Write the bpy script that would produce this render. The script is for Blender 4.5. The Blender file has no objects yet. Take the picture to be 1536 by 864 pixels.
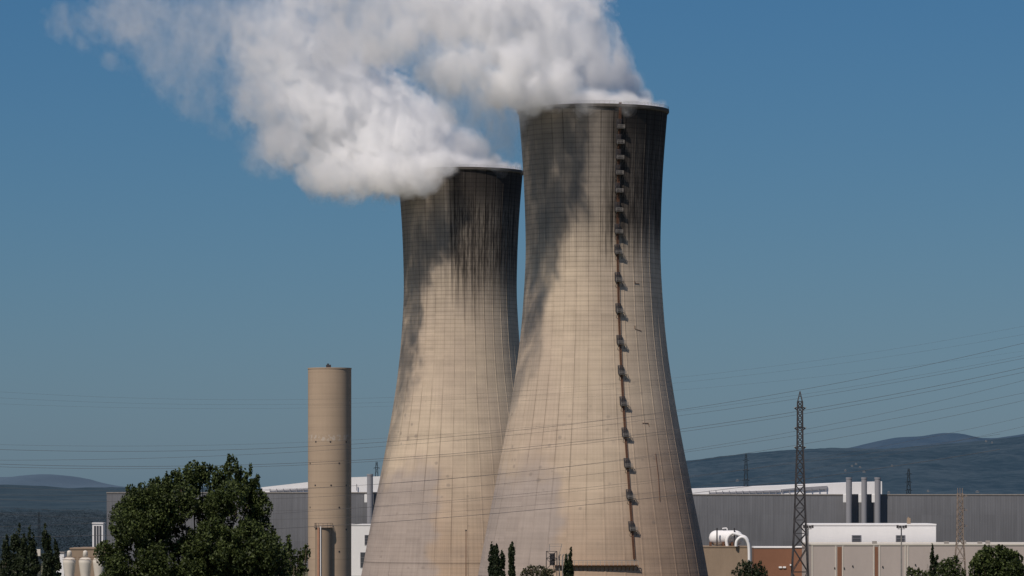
import bpy, bmesh, math, random
import numpy as np
from mathutils import Vector, Matrix

random.seed(7)
rng = np.random.default_rng(7)
scene = bpy.context.scene
col = scene.collection
PI = math.pi

# ------------------------------------------------------------------ camera
F = 6440.0            # focal length in photograph pixels
CAMZ = 47.0
HOR = 735.0           # horizon row in the photograph
cam_d = bpy.data.cameras.new('camera')
cam = bpy.data.objects.new('camera', cam_d)
col.objects.link(cam)
cam.location = (0, 0, CAMZ)
cam.rotation_euler = (PI / 2, 0, 0)
cam_d.sensor_width = 36.0
cam_d.lens = 36.0 * F / 1536.0
cam_d.shift_y = (HOR - 432.0) / 1536.0
cam_d.clip_start = 5.0
cam_d.clip_end = 120000.0
scene.camera = cam


def P(px, py, Y):
    return Vector(((px - 768.0) * Y / F, Y, CAMZ - (py - HOR) * Y / F))


def XZ(px, py, Y):
    p = P(px, py, Y)
    return p.x, p.z


# ------------------------------------------------------------------ object helpers
def tag(o, label=None, cat=None, group=None, kind=None):
    if label: o['label'] = label
    if cat: o['category'] = cat
    if group: o['group'] = group
    if kind: o['kind'] = kind
    return o


def empty(name, loc, label, cat, group=None):
    o = bpy.data.objects.new(name, None)
    o.location = loc
    o.empty_display_size = 1
    col.objects.link(o)
    return tag(o, label, cat, group)


def mesh_obj(name, verts, faces, mat, parent=None, origin=None, smooth=False):
    """world-space verts; origin = world point of the thing it belongs to"""
    me = bpy.data.meshes.new(name)
    if origin is None:
        origin = world_origin(parent) if parent is not None else Vector((0, 0, 0))
    v = np.asarray(verts, dtype=np.float64) - np.array(origin)
    me.from_pydata(v.tolist(), [], [list(map(int, f)) for f in faces])
    me.update()
    if smooth:
        me.polygons.foreach_set('use_smooth', [True] * len(me.polygons))
    if mat: me.materials.append(mat)
    o = bpy.data.objects.new(name, me)
    col.objects.link(o)
    if parent is not None:
        o.parent = parent
    else:
        o.location = origin
    return o


def world_origin(o):
    v = Vector((0, 0, 0))
    while o is not None:
        v = v + o.location
        o = o.parent
    return v


class MB:
    def __init__(s):
        s.v, s.f = [], []

    def add(s, v, f):
        n = len(s.v)
        s.v += [tuple(p) for p in v]
        s.f += [tuple(i + n for i in q) for q in f]

    def box(s, x0, x1, y0, y1, z0, z1):
        v = [(x0, y0, z0), (x1, y0, z0), (x1, y1, z0), (x0, y1, z0), (x0, y0, z1), (x1, y0, z1), (x1, y1, z1), (x0, y1, z1)]
        s.add(v, [(0, 3, 2, 1), (4, 5, 6, 7), (0, 1, 5, 4), (1, 2, 6, 5), (2, 3, 7, 6), (3, 0, 4, 7)])

    def bar(s, a, b, w, h=None):
        a, b = Vector(a), Vector(b)
        h = h or w
        d = (b - a)
        if d.length < 1e-6: return
        d.normalize()
        up = Vector((0, 0, 1)) if abs(d.z) < 0.95 else Vector((0, 1, 0))
        e1 = d.cross(up).normalized()
        e2 = e1.cross(d).normalized()
        v = []
        for p in (a, b):
            for sx, sy in ((-1, -1), (1, -1), (1, 1), (-1, 1)):
                v.append(p + e1 * (sx * w / 2) + e2 * (sy * h / 2))
        s.add(v, [(0, 1, 2, 3), (7, 6, 5, 4), (0, 4, 5, 1), (1, 5, 6, 2), (2, 6, 7, 3), (3, 7, 4, 0)])

    def tube(s, pts, radii, n=10, cap=True):
        pts = [Vector(p) for p in pts]
        if not hasattr(radii, '__len__'): radii = [radii] * len(pts)
        base = len(s.v)
        prev = None
        for i, p in enumerate(pts):
            d = (pts[min(i + 1, len(pts) - 1)] - pts[max(i - 1, 0)]).normalized()
            if prev is None:
                up = Vector((0, 0, 1)) if abs(d.z) < 0.9 else Vector((0, 1, 0))
                e1 = d.cross(up).normalized()
            else:
                e1 = (prev - d * prev.dot(d)).normalized()
            prev = e1
            e2 = d.cross(e1)
            for k in range(n):
                a = 2 * PI * k / n
                s.v.append(tuple(p + (e1 * math.cos(a) + e2 * math.sin(a)) * radii[i]))
        for i in range(len(pts) - 1):
            for k in range(n):
                a, b = base + i * n + k, base + i * n + (k + 1) % n
                s.f.append((a, b, b + n, a + n))
        if cap:
            s.f.append(tuple(base + k for k in reversed(range(n))))
            s.f.append(tuple(base + (len(pts) - 1) * n + k for k in range(n)))

    def lathe(s, cx, cy, prof, n=48, cap_top=True, cap_bot=True):
        base = len(s.v)
        for r, z in prof:
            for k in range(n):
                a = 2 * PI * k / n
                s.v.append((cx + r * math.sin(a), cy - r * math.cos(a), z))
        for i in range(len(prof) - 1):
            for k in range(n):
                a, b = base + i * n + k, base + i * n + (k + 1) % n
                s.f.append((a, b, b + n, a + n))
        if cap_bot: s.f.append(tuple(base + k for k in reversed(range(n))))
        if cap_top: s.f.append(tuple(base + (len(prof) - 1) * n + k for k in range(n)))

    def prism(s, poly, y0, y1):
        """poly: list of (x,z), counter-clockwise seen from -Y"""
        n = len(poly)
        v = [(x, y0, z) for x, z in poly] + [(x, y1, z) for x, z in poly]
        f = [tuple(range(n)), tuple(reversed(range(n, 2 * n)))]
        for i in range(n):
            j = (i + 1) % n
            f.append((j, i, i + n, j + n))
        s.add(v, f)

    def build(s, name, mat, parent=None, origin=None, smooth=False, bevel=0.0):
        o = mesh_obj(name, s.v, s.f, mat, parent, origin, smooth)
        if bevel:
            b = o.modifiers.new('bevel', 'BEVEL')
            b.width = bevel
            b.segments = 2
            b.limit_method = 'ANGLE'
        return o


def copy_tree(o, parent=None):
    c = o.copy()
    col.objects.link(c)
    c.parent = parent
    for ch in list(o.children):
        copy_tree(ch, c)
    return c


# ------------------------------------------------------------------ node expression helper
class Ex:
    def __init__(s, nt, sock): s.nt, s.s = nt, sock
    def _b(s, op, o, rev=False):
        return fn(s.nt, op, o, s) if rev else fn(s.nt, op, s, o)
    def __add__(s, o): return s._b('ADD', o)
    def __radd__(s, o): return s._b('ADD', o)
    def __sub__(s, o): return s._b('SUBTRACT', o)
    def __rsub__(s, o): return s._b('SUBTRACT', o, True)
    def __mul__(s, o): return s._b('MULTIPLY', o)
    def __rmul__(s, o): return s._b('MULTIPLY', o)
    def __truediv__(s, o): return s._b('DIVIDE', o)


def fn(nt, op, *args, clamp=False):
    n = nt.nodes.new('ShaderNodeMath')
    n.operation = op
    n.use_clamp = clamp
    for i, a in enumerate(args):
        if isinstance(a, Ex): nt.links.new(a.s, n.inputs[i])
        else: n.inputs[i].default_value = float(a)
    return Ex(nt, n.outputs[0])


class Mat:
    def __init__(s, name, rough=0.85, metallic=0.0, spec=0.3):
        s.m = bpy.data.materials.new(name)
        s.m.use_nodes = True
        s.nt = s.m.node_tree
        s.bsdf = next(n for n in s.nt.nodes if n.type == 'BSDF_PRINCIPLED')
        s.bsdf.inputs['Roughness'].default_value = rough
        s.bsdf.inputs['Metallic'].default_value = metallic
        s.bsdf.inputs['Specular IOR Level'].default_value = spec

    def coord(s, kind='Object'):
        n = s.nt.nodes.new('ShaderNodeTexCoord')
        return n.outputs[kind]

    def pos(s):
        n = s.nt.nodes.new('ShaderNodeNewGeometry')
        return n.outputs['Position']

    def xyz(s, sock):
        n = s.nt.nodes.new('ShaderNodeSeparateXYZ')
        s.nt.links.new(sock, n.inputs[0])
        return [Ex(s.nt, n.outputs[i]) for i in range(3)]

    def vec(s, x, y, z=0.0):
        n = s.nt.nodes.new('ShaderNodeCombineXYZ')
        for i, a in enumerate((x, y, z)):
            if isinstance(a, Ex): s.nt.links.new(a.s, n.inputs[i])
            else: n.inputs[i].default_value = a
        return n.outputs[0]

    def noise(s, v, scale=1.0, detail=3, rough=0.55, dist=0.0):
        n = s.nt.nodes.new('ShaderNodeTexNoise')
        n.inputs['Scale'].default_value = scale
        n.inputs['Detail'].default_value = detail
        n.inputs['Roughness'].default_value = rough
        n.inputs['Distortion'].default_value = dist
        if v is not None: s.nt.links.new(v, n.inputs['Vector'])
        return Ex(s.nt, n.outputs[0])

    def voro(s, v, scale=1.0, feature='F1', out='Distance'):
        n = s.nt.nodes.new('ShaderNodeTexVoronoi')
        n.feature = feature
        n.inputs['Scale'].default_value = scale
        s.nt.links.new(v, n.inputs['Vector'])
        return n.outputs[out]

    def white(s, v):
        n = s.nt.nodes.new('ShaderNodeTexWhiteNoise')
        s.nt.links.new(v, n.inputs['Vector'])
        return Ex(s.nt, n.outputs['Value'])

    def ss(s, a, lo, hi):
        n = s.nt.nodes.new('ShaderNodeMapRange')
        n.interpolation_type = 'SMOOTHSTEP'
        s.nt.links.new(a.s, n.inputs['Value'])
        for k, q in (('From Min', lo), ('From Max', hi)):
            if isinstance(q, Ex): s.nt.links.new(q.s, n.inputs[k])
            else: n.inputs[k].default_value = q
        return Ex(s.nt, n.outputs['Result'])

    def mix(s, fac, a, b):
        n = s.nt.nodes.new('ShaderNodeMix')
        n.data_type = 'RGBA'
        for key, v in (('Factor', fac), ('A', a), ('B', b)):
            sock = next(i for i in n.inputs if i.name == key and i.type == ('VALUE' if key == 'Factor' else 'RGBA'))
            if isinstance(v, Ex): s.nt.links.new(v.s, sock)
            elif hasattr(v, 'is_linked'): s.nt.links.new(v, sock)
            elif key == 'Factor': sock.default_value = v
            else: sock.default_value = (*v, 1)
        return next(o for o in n.outputs if o.type == 'RGBA')

    def mul(s, c, f):
        n = s.nt.nodes.new('ShaderNodeVectorMath')
        n.operation = 'SCALE'
        if hasattr(c, 'is_linked'): s.nt.links.new(c, n.inputs[0])
        else: n.inputs[0].default_value = c
        s.nt.links.new(f.s, n.inputs['Scale'])
        return n.outputs[0]

    def color(s, c):
        if hasattr(c, 'is_linked'): s.nt.links.new(c, s.bsdf.inputs['Base Color'])
        else: s.bsdf.inputs['Base Color'].default_value = (*c, 1)
        return s

    def bump(s, h, strength=0.3, dist=0.1):
        n = s.nt.nodes.new('ShaderNodeBump')
        n.inputs['Strength'].default_value = strength
        n.inputs['Distance'].default_value = dist
        s.nt.links.new(h.s, n.inputs['Height'])
        s.nt.links.new(n.outputs[0], s.bsdf.inputs['Normal'])


def noisy(name, c, var=0.25, scale=0.5, rough=0.8, stretch=(1, 1, 1), spec=0.3, metallic=0.0):
    """plain paint / concrete / steel with weathering in object space"""
    m = Mat(name, rough, metallic, spec)
    x, y, z = m.xyz(m.coord())
    v = m.vec(x * stretch[0], y * stretch[1], z * stretch[2])
    n = m.noise(v, scale, 4, 0.6)
    n2 = m.noise(v, scale * 7, 2, 0.6)
    f = (n - 0.5) * (2 * var) + (n2 - 0.5) * var + 1.0
    m.color(m.mul(c, f))
    return m.m


# ------------------------------------------------------------------ sun, sky
SUN_AZ = -35.0      # degrees right of "behind the camera" (negative = left)
SUN_EL = 53.0
d_to_sun = Vector((math.sin(math.radians(SUN_AZ)) * math.cos(math.radians(SUN_EL)),
                   -math.cos(math.radians(SUN_AZ)) * math.cos(math.radians(SUN_EL)),
                   math.sin(math.radians(SUN_EL))))
sd = bpy.data.lights.new('sun', 'SUN')
sd.energy = 3.9
sd.angle = math.radians(0.5)
sd.color = (1.0, 0.90, 0.80)
sun = bpy.data.objects.new('sun', sd)
sun.rotation_euler = (-d_to_sun).to_track_quat('-Z', 'Y').to_euler()
sun.location = (-300, -300, 500)
col.objects.link(sun)

w = bpy.data.worlds.new('World')
scene.world = w
w.use_nodes = True
nt = w.node_tree
bg = nt.nodes['Background']
sky = nt.nodes.new('ShaderNodeTexSky')
sky.sky_type = 'NISHITA'
sky.sun_disc = False
sky.sun_elevation = math.radians(SUN_EL)
sky.sun_rotation = math.atan2(d_to_sun.x, d_to_sun.y)
sky.altitude = 0
sky.air_density = 1.0
sky.dust_density = 0.3
sky.ozone_density = 2.0
sep = nt.nodes.new('ShaderNodeSeparateColor')
nt.links.new(sky.outputs[0], sep.inputs[0])
comb = nt.nodes.new('ShaderNodeCombineColor')
# grade of the clear sky: deeper blue, calmer towards the horizon
for ch, (t_, g_, a_) in enumerate(((0.50, 1.40, 0.875), (0.62, 0.97, 0.625), (0.82, 0.73, 0.60))):
    e = Ex(nt, sep.outputs[ch]) * (t_ * 0.075)
    e = fn(nt, 'POWER', e, g_) * (a_ / 0.1)
    nt.links.new(e.s, comb.inputs[ch])
nt.links.new(comb.outputs[0], bg.inputs['Color'])
bg.inputs['Strength'].default_value = 0.1

scene.view_settings.view_transform = 'Standard'
scene.view_settings.look = 'None'
scene.view_settings.exposure = 0
scene.cycles.volume_bounces = 40
scene.cycles.max_bounces = 42
scene.cycles.diffuse_bounces = 3
scene.cycles.transparent_max_bounces = 512
scene.cycles.use_denoising = True

# ------------------------------------------------------------------ materials
M = {}
M['white'] = noisy('white_cladding', (0.80, 0.79, 0.78), 0.06, 0.15, 0.6, (1, 1, 0.3))
M['cream'] = noisy('cream_paint', (0.62, 0.57, 0.49), 0.12, 0.3, 0.6)
M['dark_steel'] = noisy('weathered_steel', (0.045, 0.042, 0.045), 0.3, 0.6, 0.7)
M['grey_steel'] = noisy('galvanised_steel', (0.26, 0.24, 0.22), 0.3, 0.8, 0.6)
M['rust'] = noisy('rusty_steel', (0.15, 0.075, 0.045), 0.4, 0.8, 0.9)
M['stack'] = noisy('stack_cladding', (0.27, 0.27, 0.29), 0.12, 0.15, 0.55, (1, 1, 0.15))
M['brown'] = noisy('brown_cladding', (0.22, 0.105, 0.062), 0.12, 0.15, 0.85)
M['beige'] = noisy('beige_render', (0.44, 0.38, 0.34), 0.1, 0.12, 0.85, (1, 1, 0.4))
M['tan'] = noisy('tan_concrete', (0.30, 0.225, 0.16), 0.2, 0.2, 0.9, (1, 1, 0.3))
M['glass'] = noisy('dark_glazing', (0.07, 0.075, 0.085), 0.2, 0.3, 0.3)
M['wire'] = noisy('aluminium_cable', (0.06, 0.06, 0.065), 0.1, 0.01, 0.6)
M['haze_steel'] = noisy('hazed_distant_steel', (0.022, 0.034, 0.045), 0.1, 0.1, 0.8)  # steel darkened and blued, distance haze put into its colour
M['bark'] = noisy('bark', (0.09, 0.065, 0.045), 0.3, 1.5, 0.95, (1, 1, 0.3))
M['terracotta'] = noisy('terracotta', (0.42, 0.22, 0.14), 0.2, 0.6, 0.9)


def clad_mat(name, c, period=1.6, var=0.2):
    m = Mat(name, 0.55, 0.0, 0.3)
    x, y, z = m.xyz(m.coord())
    s = x + y
    st = m.noise(m.vec(s * 0.5, 0.0, z * 0.03), 1.0, 4, 0.65)
    big = m.noise(m.vec(s * 0.03, 0.0, z * 0.05), 1.0, 2, 0.5)
    pan = m.white(m.vec(fn(m.nt, 'FLOOR', s / (period * 4)), fn(m.nt, 'FLOOR', z / 16.0)))
    rib = fn(m.nt, 'FRACT', s / period)
    line = m.ss(fn(m.nt, 'ABSOLUTE', rib - 0.5), 0.36, 0.46)
    f = 1.0 + (st - 0.5) * var * 3.0 + (big - 0.5) * var * 1.6 + (pan - 0.5) * 0.10 - line * 0.05
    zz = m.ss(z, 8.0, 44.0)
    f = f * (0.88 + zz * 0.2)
    m.color(m.mul(c, f))
    m.bump(line, 0.4, 0.15)
    return m.m


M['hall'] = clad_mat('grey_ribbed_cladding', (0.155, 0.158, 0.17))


def leaf_mat(name, dark, light, bluish=0.0):
    m = Mat(name, 0.6, 0.0, 0.25)
    g = m.nt.nodes.new('ShaderNodeNewGeometry')
    r = Ex(m.nt, g.outputs['Random Per Island'])
    n = m.noise(m.coord(), 0.5, 3, 0.6)
    f = m.ss(r * 0.55 + n * 0.75, 0.3, 0.95)
    c = m.mix(f, dark, light)
    m.color(c)
    tr = m.nt.nodes.new('ShaderNodeBsdfTranslucent')
    m.nt.links.new(m.mul(c, Ex(m.nt, m.nt.nodes.new('ShaderNodeValue').outputs[0]) * 0 + 1.3), tr.inputs[0])
    ms = m.nt.nodes.new('ShaderNodeMixShader')
    ms.inputs[0].default_value = 0.22
    m.nt.links.new(m.bsdf.outputs[0], ms.inputs[1])
    m.nt.links.new(tr.outputs[0], ms.inputs[2])
    out = next(n for n in m.nt.nodes if n.type == 'OUTPUT_MATERIAL')
    m.nt.links.new(ms.outputs[0], out.inputs['Surface'])
    return m.m


M['leaf_broad'] = leaf_mat('broad_leaf_foliage', (0.011, 0.020, 0.006), (0.084, 0.110, 0.030))
M['leaf_cypress'] = leaf_mat('cypress_foliage', (0.008, 0.016, 0.008), (0.045, 0.060, 0.024))
M['leaf_olive'] = leaf_mat('olive_foliage', (0.012, 0.018, 0.008), (0.080, 0.080, 0.034))


# ------------------------------------------------------------------ numpy noise
_L = rng.random((64, 64, 64)).astype(np.float32)


def vnoise(x, y, z):
    xi, yi, zi = np.floor(x).astype(np.int32), np.floor(y).astype(np.int32), np.floor(z).astype(np.int32)
    fx, fy, fz = x - xi, y - yi, z - zi
    fx, fy, fz = [f * f * (3 - 2 * f) for f in (fx, fy, fz)]
    x0, y0, z0 = xi & 63, yi & 63, zi & 63
    x1, y1, z1 = (xi + 1) & 63, (yi + 1) & 63, (zi + 1) & 63
    a = _L[x0, y0, z0] * (1 - fx) + _L[x1, y0, z0] * fx
    b = _L[x0, y1, z0] * (1 - fx) + _L[x1, y1, z0] * fx
    c = _L[x0, y0, z1] * (1 - fx) + _L[x1, y0, z1] * fx
    d = _L[x0, y1, z1] * (1 - fx) + _L[x1, y1, z1] * fx
    return (a * (1 - fy) + b * fy) * (1 - fz) + (c * (1 - fy) + d * fy) * fz


def fbm(x, y, z, octv=4, gain=0.5):
    t, a, s = 0, 1.0, 0.0
    for i in range(octv):
        t = t + a * (vnoise(x + 17.3 * i, y + 5.1 * i, z + 9.7 * i) - 0.5)
        s += a
        a *= gain
        x, y, z = x * 2.03, y * 2.03, z * 2.03
    return t / s * 2.0


def surface_nets(Fd, iso, org, h):
    S = Fd > iso
    nx, ny, nz = Fd.shape
    c = np.zeros((nx - 1, ny - 1, nz - 1), np.int8)
    for i in (0, 1):
        for j in (0, 1):
            for k in (0, 1):
                c += S[i:nx - 1 + i, j:ny - 1 + j, k:nz - 1 + k]
    act = (c > 0) & (c < 8)
    idx = np.full(act.shape, -1, np.int64)
    I, J, K = np.nonzero(act)
    idx[I, J, K] = np.arange(len(I))
    acc = np.zeros((len(I), 3))
    cnt = np.zeros(len(I))
    corners = [(i, j, k) for i in (0, 1) for j in (0, 1) for k in (0, 1)]
    for a in corners:
        for ax in range(3):
            if a[ax]: continue
            b = list(a); b[ax] = 1
            fa = Fd[I + a[0], J + a[1], K + a[2]]
            fb = Fd[I + b[0], J + b[1], K + b[2]]
            m = (fa > iso) != (fb > iso)
            t = np.where(m, (iso - fa) / np.where(fb == fa, 1, fb - fa), 0)
            p = np.stack([np.full(len(I), float(a[q])) for q in range(3)], 1)
            p[:, ax] += t
            acc += p * m[:, None]
            cnt += m
    V = (acc / cnt[:, None] + np.stack([I, J, K], 1)) * h + np.array(org)
    faces = []
    for ax in range(3):
        o1, o2 = [q for q in range(3) if q != ax]
        sl_a = [slice(1, -1)] * 3; sl_b = [slice(1, -1)] * 3
        sl_a[ax] = slice(0, -1); sl_b[ax] = slice(1, None)
        A, B = S[tuple(sl_a)], S[tuple(sl_b)]
        E = np.stack(np.nonzero(A != B), 1)
        if not len(E): continue
        fl = A[E[:, 0], E[:, 1], E[:, 2]]
        base = E.copy()
        base[:, o1] += 1; base[:, o2] += 1      # grid vertex index of edge start
        q = []
        for d1, d2 in ((-1, -1), (0, -1), (0, 0), (-1, 0)):
            cc = base.copy()
            cc[:, o1] += d1; cc[:, o2] += d2
            q.append(idx[cc[:, 0], cc[:, 1], cc[:, 2]])
        q = np.stack(q, 1)
        flip = fl if ax != 1 else ~fl
        q = np.where(flip[:, None], q, q[:, ::-1])
        faces.append(q)
    return V, np.concatenate(faces)


def fast_mesh(name, V, Q, mat, parent=None, origin=(0, 0, 0), smooth=True):
    me = bpy.data.meshes.new(name)
    V = (np.asarray(V, np.float32) - np.asarray(origin, np.float32)).astype(np.float32)
    n = Q.shape[1]
    me.vertices.add(len(V)); me.vertices.foreach_set('co', V.ravel())
    me.loops.add(Q.size); me.loops.foreach_set('vertex_index', Q.astype(np.int32).ravel())
    me.polygons.add(len(Q)); me.polygons.foreach_set('loop_start', (np.arange(len(Q)) * n).astype(np.int32))
    me.polygons.foreach_set('use_smooth', np.full(len(Q), smooth))
    me.update(calc_edges=True)
    me.validate()
    me.materials.append(mat)
    o = bpy.data.objects.new(name, me)
    col.objects.link(o)
    if parent is not None: o.parent = parent
    else: o.location = origin
    return o


# ------------------------------------------------------------------ terrain
def hill_z(y):
    t = np.clip(y / 1150.0, 0, 1)
    return 45.0 * (1 - t * t * (3 - 2 * t)) * (1 - 0.35 * np.sin(PI * t))


def gz(y):
    return float(hill_z(np.array(max(y, 0.0))))


xs = np.concatenate([np.linspace(-30000, -1500, 14), np.linspace(-1200, 1200, 49), np.linspace(1500, 30000, 14)])
ys = np.concatenate([np.linspace(-600, 1200, 46), np.linspace(1350, 3000, 12), np.linspace(3500, 75000, 26)])
Xg, Yg = np.meshgrid(xs, ys, indexing='ij')
Zg = hill_z(np.maximum(Yg, 0))
Zg = Zg + fbm(Xg / 90, Yg / 90, Xg * 0, 3) * 1.2 * ((Yg > 60) & (Yg < 1150))
nxg, nyg = Xg.shape
Vt = np.stack([Xg, Yg, Zg], -1).reshape(-1, 3)
ii = np.arange(nxg * nyg).reshape(nxg, nyg)
Qt = np.stack([ii[:-1, :-1], ii[1:, :-1], ii[1:, 1:], ii[:-1, 1:]], -1).reshape(-1, 4)

gm = Mat('ground_cover', 0.95)
gx, gy, gzz = gm.xyz(gm.pos())
gn = gm.noise(gm.vec(gx, gy, 0.0), 0.02, 5, 0.6)
gn2 = gm.noise(gm.vec(gx, gy * 0.35, 0.0), 0.004, 4, 0.6)
near_c = gm.mix(gm.ss(gn, 0.35, 0.65), (0.07, 0.075, 0.035), (0.16, 0.14, 0.08))
far_haze_c = gm.mix(gm.ss(gn2, 0.4, 0.62), (0.020, 0.033, 0.045), (0.040, 0.055, 0.062))  # aerial haze painted in as bluish ground colour beyond the plant
gm.color(gm.mix(gm.ss(gy, 2400.0, 3200.0), near_c, far_haze_c))
tag(fast_mesh('ground', Vt, Qt, gm.m), kind='structure')


def hill_mat(name, a, b, sc=0.01):  # both colours include bluish aerial haze, stronger on farther ridges
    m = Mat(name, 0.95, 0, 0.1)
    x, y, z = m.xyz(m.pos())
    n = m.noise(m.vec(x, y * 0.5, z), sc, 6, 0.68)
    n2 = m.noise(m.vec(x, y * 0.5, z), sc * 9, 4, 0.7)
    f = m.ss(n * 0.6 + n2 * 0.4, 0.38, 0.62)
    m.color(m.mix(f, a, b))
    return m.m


def ridge(name, crest, Yc, foot, back, mat, nx=260, ny=40, rough=0.12):
    """crest: [(px,py)] seen from the camera at depth Yc; foot/back: depth of the slope's toe and far toe"""
    cp = np.array(crest, float)
    px = np.linspace(cp[0, 0], cp[-1, 0], nx)
    py = np.interp(px, cp[:, 0], cp[:, 1])
    k = np.ones(9) / 9
    py = np.convolve(np.pad(py, 4, mode='edge'), k, 'valid')
    X = (px - 768) * Yc / F
    H = CAMZ + (HOR - py) * Yc / F
    t = np.concatenate([np.linspace(0, 1, ny), np.linspace(1.15, 2, 10)])
    prof = np.where(t <= 1, np.sin(t * PI / 2) ** 1.1, np.cos((t - 1) * PI / 2))
    Yt = np.where(t <= 1, foot + (Yc - foot) * t, Yc + (back - Yc) * (t - 1))
    XX, PR = np.meshgrid(X, prof, indexing='ij')
    HH, YY = np.meshgrid(H, Yt, indexing='ij')
    L = max(X[-1] - X[0], 1) / 14
    Z = HH * PR
    bump = fbm(XX / L, YY / L, XX * 0 + 3.3, 5, 0.55)
    Z = Z + bump * rough * HH.max() * PR * np.clip((1 - PR) * 4 + 0.06, 0, 1)
    fine = fbm(XX / 40, YY / 40, XX * 0 + 1.1, 2)
    Z = Z + fine * 3.0 * PR * (YY < 20000)
    Z = Z - 2.0 * (PR < 0.02)
    n1, n2 = XX.shape
    V = np.stack([XX, YY, Z], -1).reshape(-1, 3)
    q = np.arange(n1 * n2).reshape(n1, n2)
    Q = np.stack([q[:-1, :-1], q[1:, :-1], q[1:, 1:], q[:-1, 1:]], -1).reshape(-1, 4)
    return tag(fast_mesh(name, V, Q, mat), kind='structure')


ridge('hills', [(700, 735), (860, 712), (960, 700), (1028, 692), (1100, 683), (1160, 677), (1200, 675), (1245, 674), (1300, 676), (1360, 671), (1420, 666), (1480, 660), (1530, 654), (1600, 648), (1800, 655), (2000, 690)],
      16000, 9500, 22000, hill_mat('hazed_wooded_hill', (0.022, 0.046, 0.068), (0.052, 0.080, 0.104), 0.003))
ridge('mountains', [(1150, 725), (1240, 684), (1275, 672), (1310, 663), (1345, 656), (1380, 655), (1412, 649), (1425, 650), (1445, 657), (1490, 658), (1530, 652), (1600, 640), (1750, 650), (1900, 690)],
      27000, 22000, 34000, hill_mat('hazed_far_hill', (0.040, 0.074, 0.116), (0.054, 0.088, 0.128), 0.004))
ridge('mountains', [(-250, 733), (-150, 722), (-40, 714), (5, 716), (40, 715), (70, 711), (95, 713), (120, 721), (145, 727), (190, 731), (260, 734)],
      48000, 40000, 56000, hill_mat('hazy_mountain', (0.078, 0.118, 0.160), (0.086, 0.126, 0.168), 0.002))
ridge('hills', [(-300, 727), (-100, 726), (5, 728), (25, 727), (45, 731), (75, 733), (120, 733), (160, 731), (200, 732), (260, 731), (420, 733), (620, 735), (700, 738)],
      14000, 9000, 19000, hill_mat('hazed_left_wooded_hill', (0.026, 0.048, 0.066), (0.046, 0.070, 0.086), 0.008))


# ------------------------------------------------------------------ cooling towers
Y2, Y1 = 1848.0, 2204.0
MPX = Y2 / F
prof_px = [(165, 112), (172, 111.3), (182, 110.4), (223, 107), (265, 104.2), (307, 102.3), (348, 101.2), (369, 100.9), (390, 101.1), (411, 102), (432, 103.2), (473, 106), (498, 108.2), (542, 113.3), (583, 119.5), (625, 126.6), (667, 134.5), (708, 142.5), (750, 150.8), (792, 159.3), (833, 167.2), (858, 171.5), (892, 178)]
TZ = np.array([CAMZ + (HOR - y) * MPX for y, r in prof_px])[::-1]
TR = np.array([r * MPX for y, r in prof_px])[::-1]
TOPZ = float(TZ[-1])
# smooth the measured radii
_z = np.linspace(TZ[0], TZ[-1], 120)
_r = np.interp(_z, TZ, TR)
for _ in range(3):
    _r[1:-1] = (_r[:-2] + _r[1:-1] * 2 + _r[2:]) / 4


def rad(z):
    return float(np.interp(z, _z, _r))


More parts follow.
